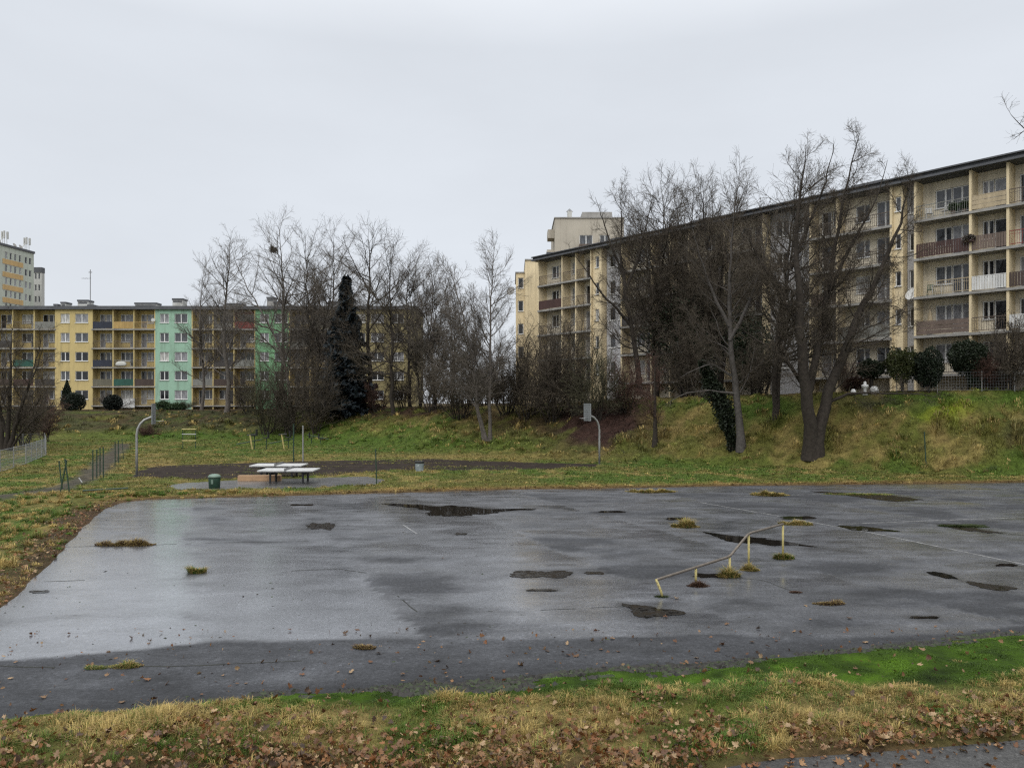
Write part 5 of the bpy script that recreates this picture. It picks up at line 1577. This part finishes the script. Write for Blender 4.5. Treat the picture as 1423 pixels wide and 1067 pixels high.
# ---------------------------------------------------------------- high-rise at the left edge
hr = thing('tower_block', 'pale green high-rise with orange bands and rooftop antennas at the far left', 'building', (-109.7, 175.0, 3.0), 0)
hr.rotation_euler = (0, 0, math.atan2(1.0, 0.11))     # facade looks right, towards +x
hh = 38.2 - 3.0
fl = [hh - 2.7 - 2.8 * k for k in range(7)]
holes = []; gl = []
for z in fl:
    for s in (-8.2, -6.9, -5.6, -4.2, -2.4, -1.15, -12, -14, -17, -19):
        w = 0.75 if s > -3 else 0.62
        holes.append((s - w / 2, s + w / 2, z, z + 1.5))
wall_mesh(-30, 0, 0, hh, 0, holes, 0.14, 14).build('wall', M['pale_green'], hr)
rs = np.random.RandomState(3)
for h in holes: window(hr, *h, 0, rs.choice(['dark', 'mid', 'lace']), 1, sill=False)
for z in fl:
    MB().box(-9.3, -3.3, -0.06, -0.003, z - 1.15, z - 0.05).build('coloured_band', M['orange'], hr)
    MB().box(-9.3, -3.3, -0.02, -0.0035, z + 1.53, z + 1.62).build('coloured_band', M['pale_grey'], hr)
MB().box(-30.2, 0.15, -0.2, 14.2, hh + 0.003, hh + 0.5).build('roof', M['roof'], hr)
wall_mesh(0.1, 2.6, 0, hh - 2.3, 8, [(0.5, 1.1, hh - 5.0, hh - 3.5), (1.6, 2.2, hh - 5.0, hh - 3.5), (0.5, 1.1, hh - 8, hh - 6.5), (1.6, 2.2, hh - 8, hh - 6.5)], 0.14, 14).build('wall', M['pale_grey'], hr)
for k, x in enumerate((-1.0, -7.6)):
    mb = MB()
    for dx, dy in ((-.35, -.35), (.35, -.35), (0, .4)):
        mb.tube([(x + dx, 1 + dy, hh + 0.5), (x + dx * .8, 1 + dy * .8, hh + 3.4)], 0.06, 5)
    for dx, dy in ((-.5, -.4), (.5, -.4), (0, .55)):
        mb.box(x + dx - .18, x + dx + .18, 1 + dy - .1, 1 + dy + .1, hh + 1.9, hh + 3.5)
    mb.tube([(x - 1.8, 1, hh + .5), (x - .3, 1, hh + 2.2)], 0.09, 5).build('antenna_cluster', M['pale_grey'], hr)
for x in (-3.2, -5.0, -9.5):
    o = MB().lathe([(0.02, 0), (0.35, 0.08), (0.5, 0.2)], 10).build('satellite_dish', M['concrete'], hr, (x, 0.8, hh + 0.9)); o.rotation_euler = (R(60), 0, 0)
ha = thing('tower_block', 'narrow beige slab with a dark roof edge just right of the pale green high-rise', 'building', (-116.0, 185.0, 3.0), 0)
hs = [(x, x + 0.5, z, z + 1.5) for x in (0.2, 1.05) for z in (31.0, 28.2, 25.4, 22.6)]
wall_mesh(-1, 1.9, 0, 33.3, 0, hs, 0.14, 1.2).build('wall', M['pale_grey'], ha)
for h in hs: window(ha, *h, 0, 'mid', 1, sill=False)
MB().box(-1.1, 1.96, -0.1, 1.25, 32.6, 33.9).build('roof', M['roof'], ha)
# ================================================================== THINGS ON AND ROUND THE COURTS
def flaky(name, paint, under, thr=0.56, scale=14):
    m, nt, b = new_mat(name)
    v = coords(nt)
    k = ramp(nt, noise_node(nt, v, scale, 6, 0.75), [(thr, 0.0), (thr + 0.04, 1.0)])
    f = noise_node(nt, v, 4, 4)
    c = mixc(nt, 1.0, paint, ramp(nt, f, [(0.3, 0.75), (0.7, 1.1)]), 'MULTIPLY')
    nt.links.new(mixc(nt, k, c, under), b.inputs['Base Color']); b.inputs['Roughness'].default_value = 0.6
    return m


M['yellow_paint'] = flaky('flaking_yellow_paint', (0.44, 0.37, 0.14), (0.10, 0.065, 0.04))
M['rail_metal'] = simple('worn_steel', (0.15, 0.125, 0.10), 0.45, 0.4, 9, metal=0.5, dirt=((0.30, 0.25, 0.13), 0.72))
M['green_post'] = simple('dark_green_paint', (0.018, 0.045, 0.026), 0.55, 0.3, 8)
M['galv'] = simple('galvanised', (0.30, 0.30, 0.29), 0.5, 0.25, 6, metal=0.4, dirt=((0.16, 0.12, 0.09), 0.62))
M['stone_top'] = simple('pale_stone_top', (0.52, 0.52, 0.51), 0.4, 0.25, 2.5, dirt=((0.26, 0.26, 0.23), 0.56))
M['dark_leg'] = simple('dark_leg', (0.025, 0.025, 0.028), 0.6, 0.3, 5)
M['bin_green'] = simple('bin_green', (0.016, 0.050, 0.030), 0.5, 0.25, 5)
M['bin_lid'] = simple('bin_lid', (0.13, 0.19, 0.15), 0.5, 0.2, 5)
M['bin_grey'] = flaky('graffiti_bin', (0.22, 0.26, 0.27), (0.55, 0.60, 0.62), 0.60, 5)
M['wood'] = simple('fresh_timber', (0.40, 0.25, 0.14), 0.7, 0.2, 4, streak=False)
M['wood_end'] = simple('timber_end', (0.66, 0.47, 0.27), 0.7, 0.15, 4)
M['wire'] = simple('wire', (0.20, 0.21, 0.22), 0.6, 0.2, 3, metal=0.3)
M['board'] = simple('backboard_grille', (0.20, 0.21, 0.215), 0.5, 0.2, 5)
M['black'] = simple('black_plastic', (0.016, 0.018, 0.018), 0.6, 0.3, 5)
M['dish_white'] = simple('white_gloss', (0.72, 0.72, 0.70), 0.4, 0.08, 5)


def g0(px, py):
    x, y = gp(px, py); return Vector((x, y, 0.0))


# ---- skate rail: bent steel tube on five yellow posts
posts = [(919, 829, 0.0), (967, 812, 787), (1014, 800, 772), (1040.5, 791, 740), (1088, 777, 729)]
pb = [g0(p[0], p[1]) for p in posts]
O = pb[0].copy()


def up(i, py):
    b = pb[i]; z = (posts[i][1] - py) * b.y / F
    return Vector((b.x - O.x, b.y - O.y, z))


root = thing('handrail', 'bent steel grind rail on flaking yellow posts standing in the wet asphalt', 'rail', O)
e = up(0, 805); e.x = e.x - 0.10; e.y -= 0.02
pts = [e, up(1, 788), up(2, 773), up(3, 741), up(4, 728)]
fine = []
for i in range(len(pts) - 1):
    a, b = pts[i], pts[i + 1]
    for t in (0.06, 0.5, 0.94): fine.append(a.lerp(b, t))
fine = [pts[0]] + fine + [pts[-1]]
MB().tube(fine, 0.030, 12).build('rail', M['rail_metal'], root, smooth_shade=True)
MB().tube([(0.03, 0.0, -0.04), (-0.01, 0, 0.12), tuple(e + Vector((-0.012, 0, 0.01)))], 0.026, 10).build('post', M['yellow_paint'], root, smooth_shade=True)
for i in range(1, 5):
    b = up(i, posts[i][1]); t = pts[i]
    MB().tube([(b.x, b.y, -0.04), (t.x, t.y, t.z - 0.026)], 0.026, 10).build('post', M['yellow_paint'], root, smooth_shade=True)

# ---- grass tufts in the cracks
TUFTS = [(178, 757, 1.6, 0.5, 0.16, 'dark flat grass tuft on the left side of the court', -0.45),
         (274, 795, 0.42, 0.35, 0.24, 'small upright green tuft in the left middle of the court', 0.55),
         (952, 732, 0.95, 0.5, 0.20, 'straw coloured tuft left of and beyond the grind rail', 0.2),
         (1106, 728.5, 1.1, 0.5, 0.14, 'flat straw tuft just beyond the far end of the grind rail', 0.25),
         (970, 814, 0.62, 0.4, 0.10, 'brown leafy tuft round the lowest yellow post of the grind rail', -1),
         (1013, 801, 0.62, 0.45, 0.20, 'bushy straw tuft round the second low yellow post', 0.3),
         (1042, 792, 0.55, 0.42, 0.17, 'straw tuft round the tall yellow post in the middle of the rail', 0.3),
         (1088, 776, 0.62, 0.42, 0.22, 'green straw tuft round the last yellow post at the high end', 0.6),
         (1152, 839, 0.75, 0.3, 0.12, 'low brown tuft in the seam right of the grind rail', -0.5),
         (1106, 823, 0.33, 0.2, 0.10, 'tiny brown tuft at the left end of the seam right of the rail', -1),
         (508, 900, 0.36, 0.22, 0.10, 'small reddish tuft on the dark near strip of asphalt', -0.6),
         (174, 926, 0.55, 0.25, 0.09, 'flat tuft in the near seam at the lower left', 0.5),
         (136, 928, 0.40, 0.2, 0.06, 'mossy scrap of grass left of the tuft in the near seam', 0.8),
         (1070, 688, 1.6, 1.0, 0.16, 'straw tuft on the far side of the court beside a wet patch', 0.2),
         (905, 683.5, 2.4, 0.8, 0.14, 'strip of straw grass creeping in from the far edge of the court', 0.2),
         (920, 829, 0.42, 0.28, 0.04, 'dark moss round the foot of the bent near end of the rail', 1.2),
         (1340, 731, 1.6, 0.7, 0.05, 'mossy green patch in a puddle at the right', 1.2),
         (1195, 687, 3.2, 0.8, 0.05, 'long mossy strip in a wet patch on the far right of the court', 0.8)]
for i, (px, py, w, d, h, lb, g) in enumerate(TUFTS):
    rs = np.random.RandomState(300 + i)
    o3 = g0(px, py)
    if 850 < px < 1170 and py > 750: w, d, h = w * 0.85, d * 0.8, h * 0.8
    n = int(420 + 900 * w * d / 0.3) if h > 0.08 else int(1800 * w * d / .3)
    n = min(n, 5000)
    a = rs.rand(n) * 6.283; q = rs.rand(n) ** 0.6
    k = 1 + 0.5 * (vnoise(np.cos(a) * 1.5 + i, np.sin(a) * 1.5, 3) - 0.5)
    x = q * k * w / 2 * np.cos(a); y = q * k * d / 2 * np.sin(a)
    cl = np.clip(vnoise(x * 5 + i * 3, y * 5, 8) * 1.9 - 0.45, 0.05, 1.2)
    hh = h * (1.15 - 0.85 * q ** 1.3) * (0.35 + 0.8 * rs.rand(n)) * (0.35 + cl)
    wd = 0.008 * np.clip(o3.y / 14, 1, 2.5) * (0.7 + 0.6 * rs.rand(n))
    az = a + rs.randn(n) * 0.9; ln = hh * (0.3 + 1.6 * rs.rand(n) ** 1.5)
    bx_, by_ = np.cos(az) * ln, np.sin(az) * ln
    sx, sy = np.cos(az + 1.57) * wd / 2, np.sin(az + 1.57) * wd / 2
    V = np.stack([np.stack([x - sx, y - sy, 0 * x], -1), np.stack([x + sx, y + sy, 0 * x], -1), np.stack([x + bx_ * .35 - sx, y + by_ * .35 - sy, hh * .7], -1),
                  np.stack([x + bx_ * .35 + sx, y + by_ * .35 + sy, hh * .7], -1), np.stack([x + bx_, y + by_, hh * (0.7 + .3 * rs.rand(n))], -1)], 1)
    r = rs.rand(n, 1)
    if g < 0: c = np.where(rs.rand(n, 1) < -g, np.array([(0.10, 0.055, 0.035)]), STRAW[None]) * (0.4 + 0.8 * r)
    elif g > 1: c = np.array([(0.035, 0.050, 0.012)]) * (0.5 + r)
    else: c = np.where(rs.rand(n, 1) < g * 0.8, GREEN[None], STRAW[None]) * (0.5 + 0.8 * r)
    ii = np.arange(n)[:, None] * 5
    me = np_mesh('grass_tuft', V.reshape(-1, 3), ii + np.array([0, 1, 3, 2]), ii + np.array([2, 3, 4]), True, colors=np.repeat(c, 5, 0))
    o = link('grass_tuft', me, M['grass'], None, o3 + Vector((0, 0, 0.002)))
    tag(o, lb, 'grass tuft', 'grass tufts in the cracks of the court')
    # a heap of root soil under it
    nb = 22
    if h > 0.08:
        ring = [(0.42 * w * math.cos(t) * (0.8 + .3 * rs.rand()), 0.42 * d * math.sin(t) * (0.8 + .3 * rs.rand())) for t in np.linspace(0, 6.283, nb, endpoint=False)]
        V = [(0, 0, h * 0.12)] + [(x_ * .6, y_ * .6, h * 0.08) for x_, y_ in ring] + [(x_, y_, 0.0) for x_, y_ in ring]
        Fc = [(0, 1 + k_, 1 + (k_ + 1) % nb) for k_ in range(nb)]
        Qd = [(1 + k_, 1 + nb + k_, 1 + nb + (k_ + 1) % nb, 1 + (k_ + 1) % nb) for k_ in range(nb)]
        link('root_soil', np_mesh('root_soil', V, Qd, Fc, True, colors=np.tile(np.array([(0.035, 0.028, 0.018)]), (1 + 2 * nb, 1))), M['grass'], o)

# ---- single leaves on the asphalt
LV = [(330, 951), (342, 950), (470, 934), (488, 935), (512, 897), (170, 976), (15, 943), (22, 921), (92, 944), (790, 911), (800, 912), (838, 927), (842, 933), (1068, 923), (967, 914), (1079, 891),
      (995, 905), (1203, 893), (1126, 861), (1240, 878), (1120, 842), (1200, 893), (985, 872), (968, 922), (940, 832), (925, 858), (515, 921), (310, 939), (280, 966), (640, 921), (700, 934), (560, 938), (205, 945), (420, 938), (1010, 868),
      (60, 970), (835, 903), (1300, 871), (615, 776), (480, 880), (1045, 893), (760, 905), (905, 890), (1180, 860)]
for i, (px, py) in enumerate(LV):
    rs = np.random.RandomState(700 + i)
    p = g0(px, py)
    if float(court_sd(np.array([p.x]), np.array([p.y]))[0]) > -0.02: continue
    me = leaf_mesh('fallen_leaf', np.zeros(1), np.zeros(1), np.zeros(1), np.array([0.05 + 0.07 * rs.rand()]), rs, 0.7, 0.12, 0.75)
    o = link('fallen_leaf', me, M['leaf'], None, (p.x, p.y, 0.016))
    tag(o, 'curled brown leaf lying by itself on the wet asphalt', 'leaf', 'single leaves on the asphalt')


# ---- table tennis tables
def tt_table(label, px, py, rz=0.0):
    p = g0(px, py); p.z = 0.03
    root = thing('table_tennis_table', label, 'table', p, rz, 'outdoor table tennis tables')
    L, W = 2.74, 1.525
    MB().box(-L / 2, L / 2, -W / 2, W / 2, 0.60, 0.66).build('table_top', M['stone_top'], root)
    MB().box(-L / 2 + .1, L / 2 - .1, -W / 2 + .1, W / 2 - .1, 0.53, 0.597).build('under_frame', M['dark_leg'], root)
    for sx in (-0.8, 0.8):
        for sy in (-0.5, 0.5): MB().tube([(sx, sy, -0.02), (sx, sy, 0.527)], 0.055, 8).build('leg', M['dark_leg'], root)
        MB().box(sx - 0.06, sx + 0.06, -0.5, 0.5, 0.42, 0.525).build('cross_bar', M['dark_leg'], root)
    mb = MB().box(-0.012, 0.012, -W / 2 - 0.05, W / 2 + 0.05, 0.665, 0.76)
    mb.box(-0.03, 0.03, -W / 2 - 0.08, -W / 2 - 0.052, 0.60, 0.77).build('net', M['metal'], root)


tt_table('nearer of the two white topped table tennis tables on the asphalt pad', 402, 671, 0.02)
tt_table('farther white topped table tennis table, behind and left of the other', 388, 663, 0.02)
p = g0(361, 668.5); p.z = 0.03
root = thing('timber_beam', 'fresh timber beam lying behind the near table tennis table', 'timber', p, 0.02)
MB().box(-1.08, 1.08, -0.14, 0.14, 0.0, 0.27).build('beam', M['wood'], root)
MB().box(-1.084, -1.0805, -0.135, 0.135, 0.004, 0.265).build('sawn_end', M['wood_end'], root)

# ---- bins
p = g0(298, 679)
root = thing('litter_bin', 'dark green litter bin with a rounded pale lid beside the table pad', 'bin', p)
MB().lathe([(0.21, 0), (0.25, 0.04), (0.27, 0.50), (0.265, 0.53)], 16).build('body', M['bin_green'], root, smooth_shade=True)
MB().lathe([(0.29, 0.533), (0.29, 0.58), (0.22, 0.66), (0.10, 0.69)], 16).build('lid', M['bin_lid'], root, smooth_shade=True)
MB().box(-0.05, 0.05, -0.292, -0.26, 0.25, 0.45).build('plate', M['bin_lid'], root)
p = g0(583, 656)
root = thing('litter_bin', 'grey graffiti covered concrete bin on the far grass beside the dark court', 'bin', p)
MB().lathe([(0.22, 0), (0.23, 0.03), (0.25, 0.52)], 14).build('body', M['bin_grey'], root)
MB().lathe([(0.26, 0.523), (0.27, 0.56), (0.26, 0.64), (0.2, 0.645)], 14).build('rim', M['black'], root)

# ---- basketball hoops facing each other
hl, hr_ = g0(190, 662), g0(833, 646)
dv = (hr_ - hl).normalized()


def hoop(label, base, d, reach):
    rz = math.atan2(d.y, d.x)
    root = thing('basketball_hoop', label, 'hoop', base, rz, 'basketball hoops')
    pts = [(0, 0, -0.1), (0, 0, 1.3), (0.0, 0, 2.25)]
    for a in (20, 40, 60, 80): pts.append((0.85 * (1 - math.cos(R(a))) * 0.9, 0, 2.25 + 0.95 * math.sin(R(a))))
    pts.append((reach, 0, 3.26))
    MB().tube(pts, 0.065, 12).build('pole', M['galv'], root, smooth_shade=True)
    MB().lathe([(0.16, -0.03), (0.16, 0.05)], 12).build('foot', M['dark_leg'], root)
    mb = MB(); x = reach
    mb.box(x, x + 0.04, -0.58, 0.58, 2.85, 2.90).box(x, x + 0.04, -0.58, 0.58, 3.92, 3.97).box(x, x + .04, -0.58, -0.53, 2.903, 3.917).box(x, x + .04, .53, .58, 2.903, 3.917)
    for i in range(13): mb.box(x + 0.008, x + 0.024, -0.52 + i * 0.08, -0.47 + i * .08, 2.903, 3.917)
    for i in range(8): mb.box(x + 0.026, x + 0.034, -0.53, 0.53, 2.97 + i * .12, 3.02 + i * .12)
    bd = mb.build('backboard', M['board'], root)
    MB().box(x - 0.012, x - 0.002, -0.16, 0.16, 3.0, 3.40).build('mounting_plate', M['galv'], bd)
    ring = [(x + 0.32 + 0.225 * math.cos(a), 0.225 * math.sin(a), 3.02) for a in np.linspace(0, 6.283, 21)]
    MB().tube(ring, 0.013, 6).tube([(x + 0.04, 0.08, 3.02), (x + 0.13, 0.11, 3.02)], .013, 6).tube([(x + 0.04, -0.08, 3.02), (x + 0.13, -0.11, 3.02)], .013, 6).build('rim', M['galv'], root)


hoop('left basketball hoop on a curved grey pole, backboard seen edge on', hl, dv, 0.82)
hoop('right basketball hoop on a curved pole below the reddish leaf covered bank', hr_, -dv, 0.82)


# ---- fence posts
def post(label, px, by, ty, group, lean=0.0, mat='green_post', r=0.03, name='fence_post', px2=None):
    b = at(px, by); h = (by - ty) * b.y / F
    dx = ((px2 - px) * b.y / F) if px2 is not None else lean
    root = thing(name, label, 'post', b, 0, group)
    MB().tube([(0, 0, -0.15), (dx, 0, h)], r, 8).build('shaft', M[mat], root)
    MB().tube([(dx, 0, h + 0.002), (dx, 0, h + 0.05)], r * 1.25, 8).build('cap', M[mat], root)


GP = 'green posts of a removed fence along the dirt track'
post('leaning green post, left leg of the crossed pair by the dirt track', 82, 689, 641, GP, px2=92.5)
post('leaning green post, right leg of the crossed pair by the dirt track', 97, 685, 641, GP, px2=90.5)
post('short green post behind the crossed pair by the dirt track', 87, 680, 643, GP, px2=82)
for px, by, ty, lb in ((129, 667, 627, 'first green post of the row of four beside the dirt track'), (134.5, 664, 625.5, 'second green post of the row of four beside the dirt track'),
                       (139, 662, 624, 'third green post of the row of four beside the dirt track'), (143.5, 664, 622, 'fourth green post of the row of four, nearest the court'),
                       (160, 647, 615, 'left green post of the three farther posts beside the track'), (164.5, 644, 613.5, 'middle green post of the three farther posts beside the track')):
    post(lb, px, by, ty, GP)
post('leaning thin green post, right one of the three farther posts', 172, 638, 612, GP, px2=169.5, r=0.022)
b = at(145, 685)
root = thing('fallen_post', 'dark post lying in the grass by the left corner of the court', 'post', b, 0.25)
MB().tube([(-0.85, 0, 0.09), (0.9, 0, 0.15)], 0.035, 8).build('shaft', M['green_post'], root)
MB().tube([(0.903, 0, 0.15), (0.95, 0, 0.152)], 0.04, 8).build('cap', M['green_post'], root)
b = at(113, 672)
root = thing('broken_pipe', 'short pale pipe end sticking out of the grass beside the dirt track', 'pipe', b, 0)
MB().tube([(-0.12, 0, 0.22), (0.10, -0.1, 0.0)], 0.025, 8).build('pipe', M['galv'], root)
post('thin dark green post standing at the right end of the table pad', 523.5, 672, 625, None, px2=522)
post('thin dark post standing alone on the grass bank right of the largest tree', 1287, 648, 604, None, px2=1284.5, r=0.035)
post('left one of two tall thin net posts behind the tables', 408, 640.5, 590, 'tall net posts', mat='green_post', r=0.05, name='net_post')
post('right one of two tall thin net posts behind the tables', 421, 642, 592.5, 'tall net posts', mat='galv', r=0.05, name='net_post')

# ---- climbing frame with yellow rungs
b = at(263, 624)
root = thing('climbing_frame', 'small climbing frame with yellow rungs on dark posts at the foot of the left bank', 'play equipment', b)
for sx in (-0.55, 0.55): MB().tube([(sx, 0, -0.1), (sx, 0, 1.72)], 0.035, 8).build('post', M['green_post'], root)
for z, mt in ((1.68, 'yellow_paint'), (1.25, 'galv'), (0.70, 'yellow_paint')): MB().tube([(-0.6, -0.045, z), (0.6, -0.045, z)], 0.05, 8).build('rung', M[mt], root)


# ---- outdoor exercise machines: dark seats and beams with pale yellow slanted poles
def gym(label, px, by, flip, pole, seats):
    b = at(px, by)
    root = thing('exercise_machine', label, 'gym machine', b, 0, 'outdoor exercise machines')
    if pole:
        MB().tube([(0.12 * flip, 0, -0.05), (-0.10 * flip, 0, 1.25)], 0.065, 10).build('slanted_pole', M['yellow_paint'], root)
        MB().tube([(-0.35, 0, 1.22), (0.35, 0, 1.28)], 0.05, 8).build('cross_bar', M['black'], root)
    MB().tube([(-1.3 * flip, 0.2, 0.45), (0.8 * flip, 0.4, 0.85)], 0.04, 8).build('beam', M['green_post'], root)
    for sx, z in seats:
        s = MB().box(sx - 0.22, sx + 0.22, 0.2, 0.6, z, z + 0.06).build('seat', M['black'], root)
        MB().box(sx + 0.18 * flip - 0.03, sx + 0.18 * flip + 0.03, 0.2, 0.6, z + 0.063, z + 0.55).build('backrest', M['black'], s)
        MB().tube([(sx, 0.4, -0.1), (sx, 0.4, z - 0.002)], 0.04, 8).build('support', M['green_post'], root)
        MB().tube([(sx - .2 * flip, 0.25, z + 0.063), (sx - 0.28 * flip, 0.25, z + 0.5)], 0.02, 6).build('handle', M['black'], root)


gym('left exercise machine with a pale yellow pole and dark seats under the shrubs', 349, 625, 1, True, [(0.15, 1.15), (1.15, 0.95)])
gym('middle exercise machine with a leaning pale yellow pole and white disc', 393, 624, 1, True, [(0.35, 0.95)])
gym('right exercise machine of dark green benches without a yellow pole', 437, 617, -1, False, [(-0.4, 0.55), (0.5, 0.45)])


# ---- wire fences
def wire_fence(label, pts, h, step, cell, tilt=0.0):
    root = thing('wire_fence', label, 'fence', pts[0])
    O = Vector(pts[0])
    for i in range(len(pts) - 1):
        a, b = Vector(pts[i]) - O, Vector(pts[i + 1]) - O
        L = (b - a).length; n = max(1, round(L / step))
        for k in range(n + (i == len(pts) - 2)):
            p = a.lerp(b, k / n)
            MB().tube([p + Vector((0, 0, -0.2)), p + Vector((0, 0, h + 0.05))], 0.028, 6).build('post', M['galv'], root)
        mb = MB()
        m = int(L / cell)
        for k in range(m + 1):
            p = a.lerp(b, k / m); mb.tube([p + Vector((0, 0, 0.03)), p + Vector((0, 0, h))], 0.005, 3, False)
        for z in np.linspace(0.05, h, 7):
            mb.tube([a + Vector((0, 0, z)), b + Vector((0, 0, z))], 0.006 if 0.06 < z < h - .01 else 0.012, 3, False)
        mb.build('wire_mesh', M['wire'], root)


fa = [at(-60, 668), at(0, 655), at(36, 645), at(64, 633), at(62, 622), at(0, 626), at(-60, 630)]
wire_fence('grey wire mesh fence round a plot at the left edge, by the many stemmed tree', fa, 1.25, 2.4, 0.12)


def tz(px, Y):
    x = (px - CX) / F * Y; return Vector((x, Y, onground(x, Y)))


fb = [tz(1235, 52.4), tz(1290, 50.9), tz(1350, 49.6), tz(1440, 48.3)]
fb = [Vector((p.x, p.y - 1.1, 4.78)) for p in fb]
wire_fence('low green wire fence along the top of the bank before the clipped evergreens', fb, 1.2, 2.3, 0.15)

# ---- white garden ornaments behind the largest tree
GO = 'white garden ornaments on top of the bank'
for px, w, h, kind, lb in ((1186, 0.36, 0.34, 'mound', 'left small white rounded stone by the largest tree'), (1202, 0.6, 1.25, 'figure', 'white upright ornament between two white stones'), (1215, 0.6, 0.4, 'mound', 'right larger white rounded stone near the clipped evergreens')):
    p = tz(px, 52.0); rs = np.random.RandomState(int(px))
    if kind == 'mound':
        mb = MB().lathe([(w / 2, -0.05), (w / 2 * 1.05, h * .3), (w / 2 * .8, h * .75), (w * .2, h)], 10)
        mb.v = [(x * (0.85 + .3 * rs.rand()), y * (.85 + .3 * rs.rand()), z) for x, y, z in mb.v]
        o = mb.build('white_stone', M['dish_white'], None, p, True); tag(o, lb, 'stone', GO)
    else:
        root = thing('garden_ornament', lb, 'ornament', p, 0, GO)
        MB().lathe([(0.2, -0.05), (0.2, 0.1), (0.1, 0.2), (0.09, 0.35), (0.14, 0.4)], 12).build('pedestal', M['dish_white'], root, smooth_shade=True)
        MB().lathe([(0.14, 0.403), (0.24, 0.55), (0.22, 0.65), (0.1, 0.7), (0.09, 0.85), (0.05, 0.9)], 12).build('bowl', M['dish_white'], root, smooth_shade=True)

# ================================================================== SKY, LIGHT, CAMERA
w = bpy.data.worlds.new('World'); scene.world = w; w.use_nodes = True
nt = w.node_tree
bg = nt.nodes['Background']
sky = N(nt, 'ShaderNodeTexSky', sky_type='NISHITA')
SUN_EL, SUN_AZ = R(52), R(200)
sky.sun_disc = False; sky.sun_elevation = SUN_EL; sky.sun_rotation = SUN_AZ
sk = N(nt, 'ShaderNodeVectorMath', operation='SCALE'); sk.inputs['Scale'].default_value = 0.08
nt.links.new(sky.outputs['Color'], sk.inputs[0])
tc = N(nt, 'ShaderNodeTexCoord')
sep = N(nt, 'ShaderNodeSeparateXYZ'); nt.links.new(tc.outputs['Generated'], sep.inputs[0])
# closed cloud deck: brighter overhead than at the horizon, with faint banks
cl = N(nt, 'ShaderNodeMapping'); cl.inputs['Scale'].default_value = (1.0, 1.0, 3.0); nt.links.new(tc.outputs['Generated'], cl.inputs['Vector'])
cn = noise_node(nt, cl.outputs[0], 1.6, 5, 0.55)
deck = ramp(nt, sep.outputs['Z'], [(0.0, (0.70, 0.728, 0.775)), (0.20, (0.70, 0.737, 0.788)), (0.42, (0.69, 0.727, 0.779)), (0.72, (1.45, 1.48, 1.52)), (1.0, (2.1, 2.14, 2.18))])
var = ramp(nt, cn, [(0.25, 0.93), (0.75, 1.06)])
deck = mixc(nt, 1.0, deck, var, 'MULTIPLY')
tot = mixc(nt, 0.93, sk.outputs[0], deck)
nt.links.new(tot, bg.inputs['Color']); bg.inputs['Strength'].default_value = 1.0

ld = bpy.data.lights.new('sun', 'SUN'); ld.energy = 1.5; ld.angle = R(60); ld.color = (1.0, 0.97, 0.93)
lo = bpy.data.objects.new('sun', ld); COL.objects.link(lo)
lo.rotation_euler = (math.pi / 2 - SUN_EL, 0, math.pi - SUN_AZ)   # lamp looks away from the sun's place in the sky

cd = bpy.data.cameras.new('camera'); co = bpy.data.objects.new('camera', cd); COL.objects.link(co)
co.location = (0, 0, H); co.rotation_euler = (math.pi / 2, 0, 0)
cd.sensor_width = 36.0; cd.lens = F / 1423 * 36.0
cd.shift_y = (HY - 533.5) / 1423
cd.clip_end = 2000; cd.clip_start = 0.1
scene.camera = co
scene.view_settings.view_transform = 'Standard'; scene.view_settings.look = 'None'
scene.view_settings.exposure = 0.12; scene.view_settings.gamma = 1.0
scene.render.engine = 'CYCLES'
scene.cycles.use_denoising = False
scene.cycles.max_bounces = 5; scene.cycles.diffuse_bounces = 2; scene.cycles.glossy_bounces = 3; scene.cycles.transmission_bounces = 2
scene.cycles.use_adaptive_sampling = True; scene.cycles.adaptive_threshold = 0.015
scene.cycles.filter_width = 1.3
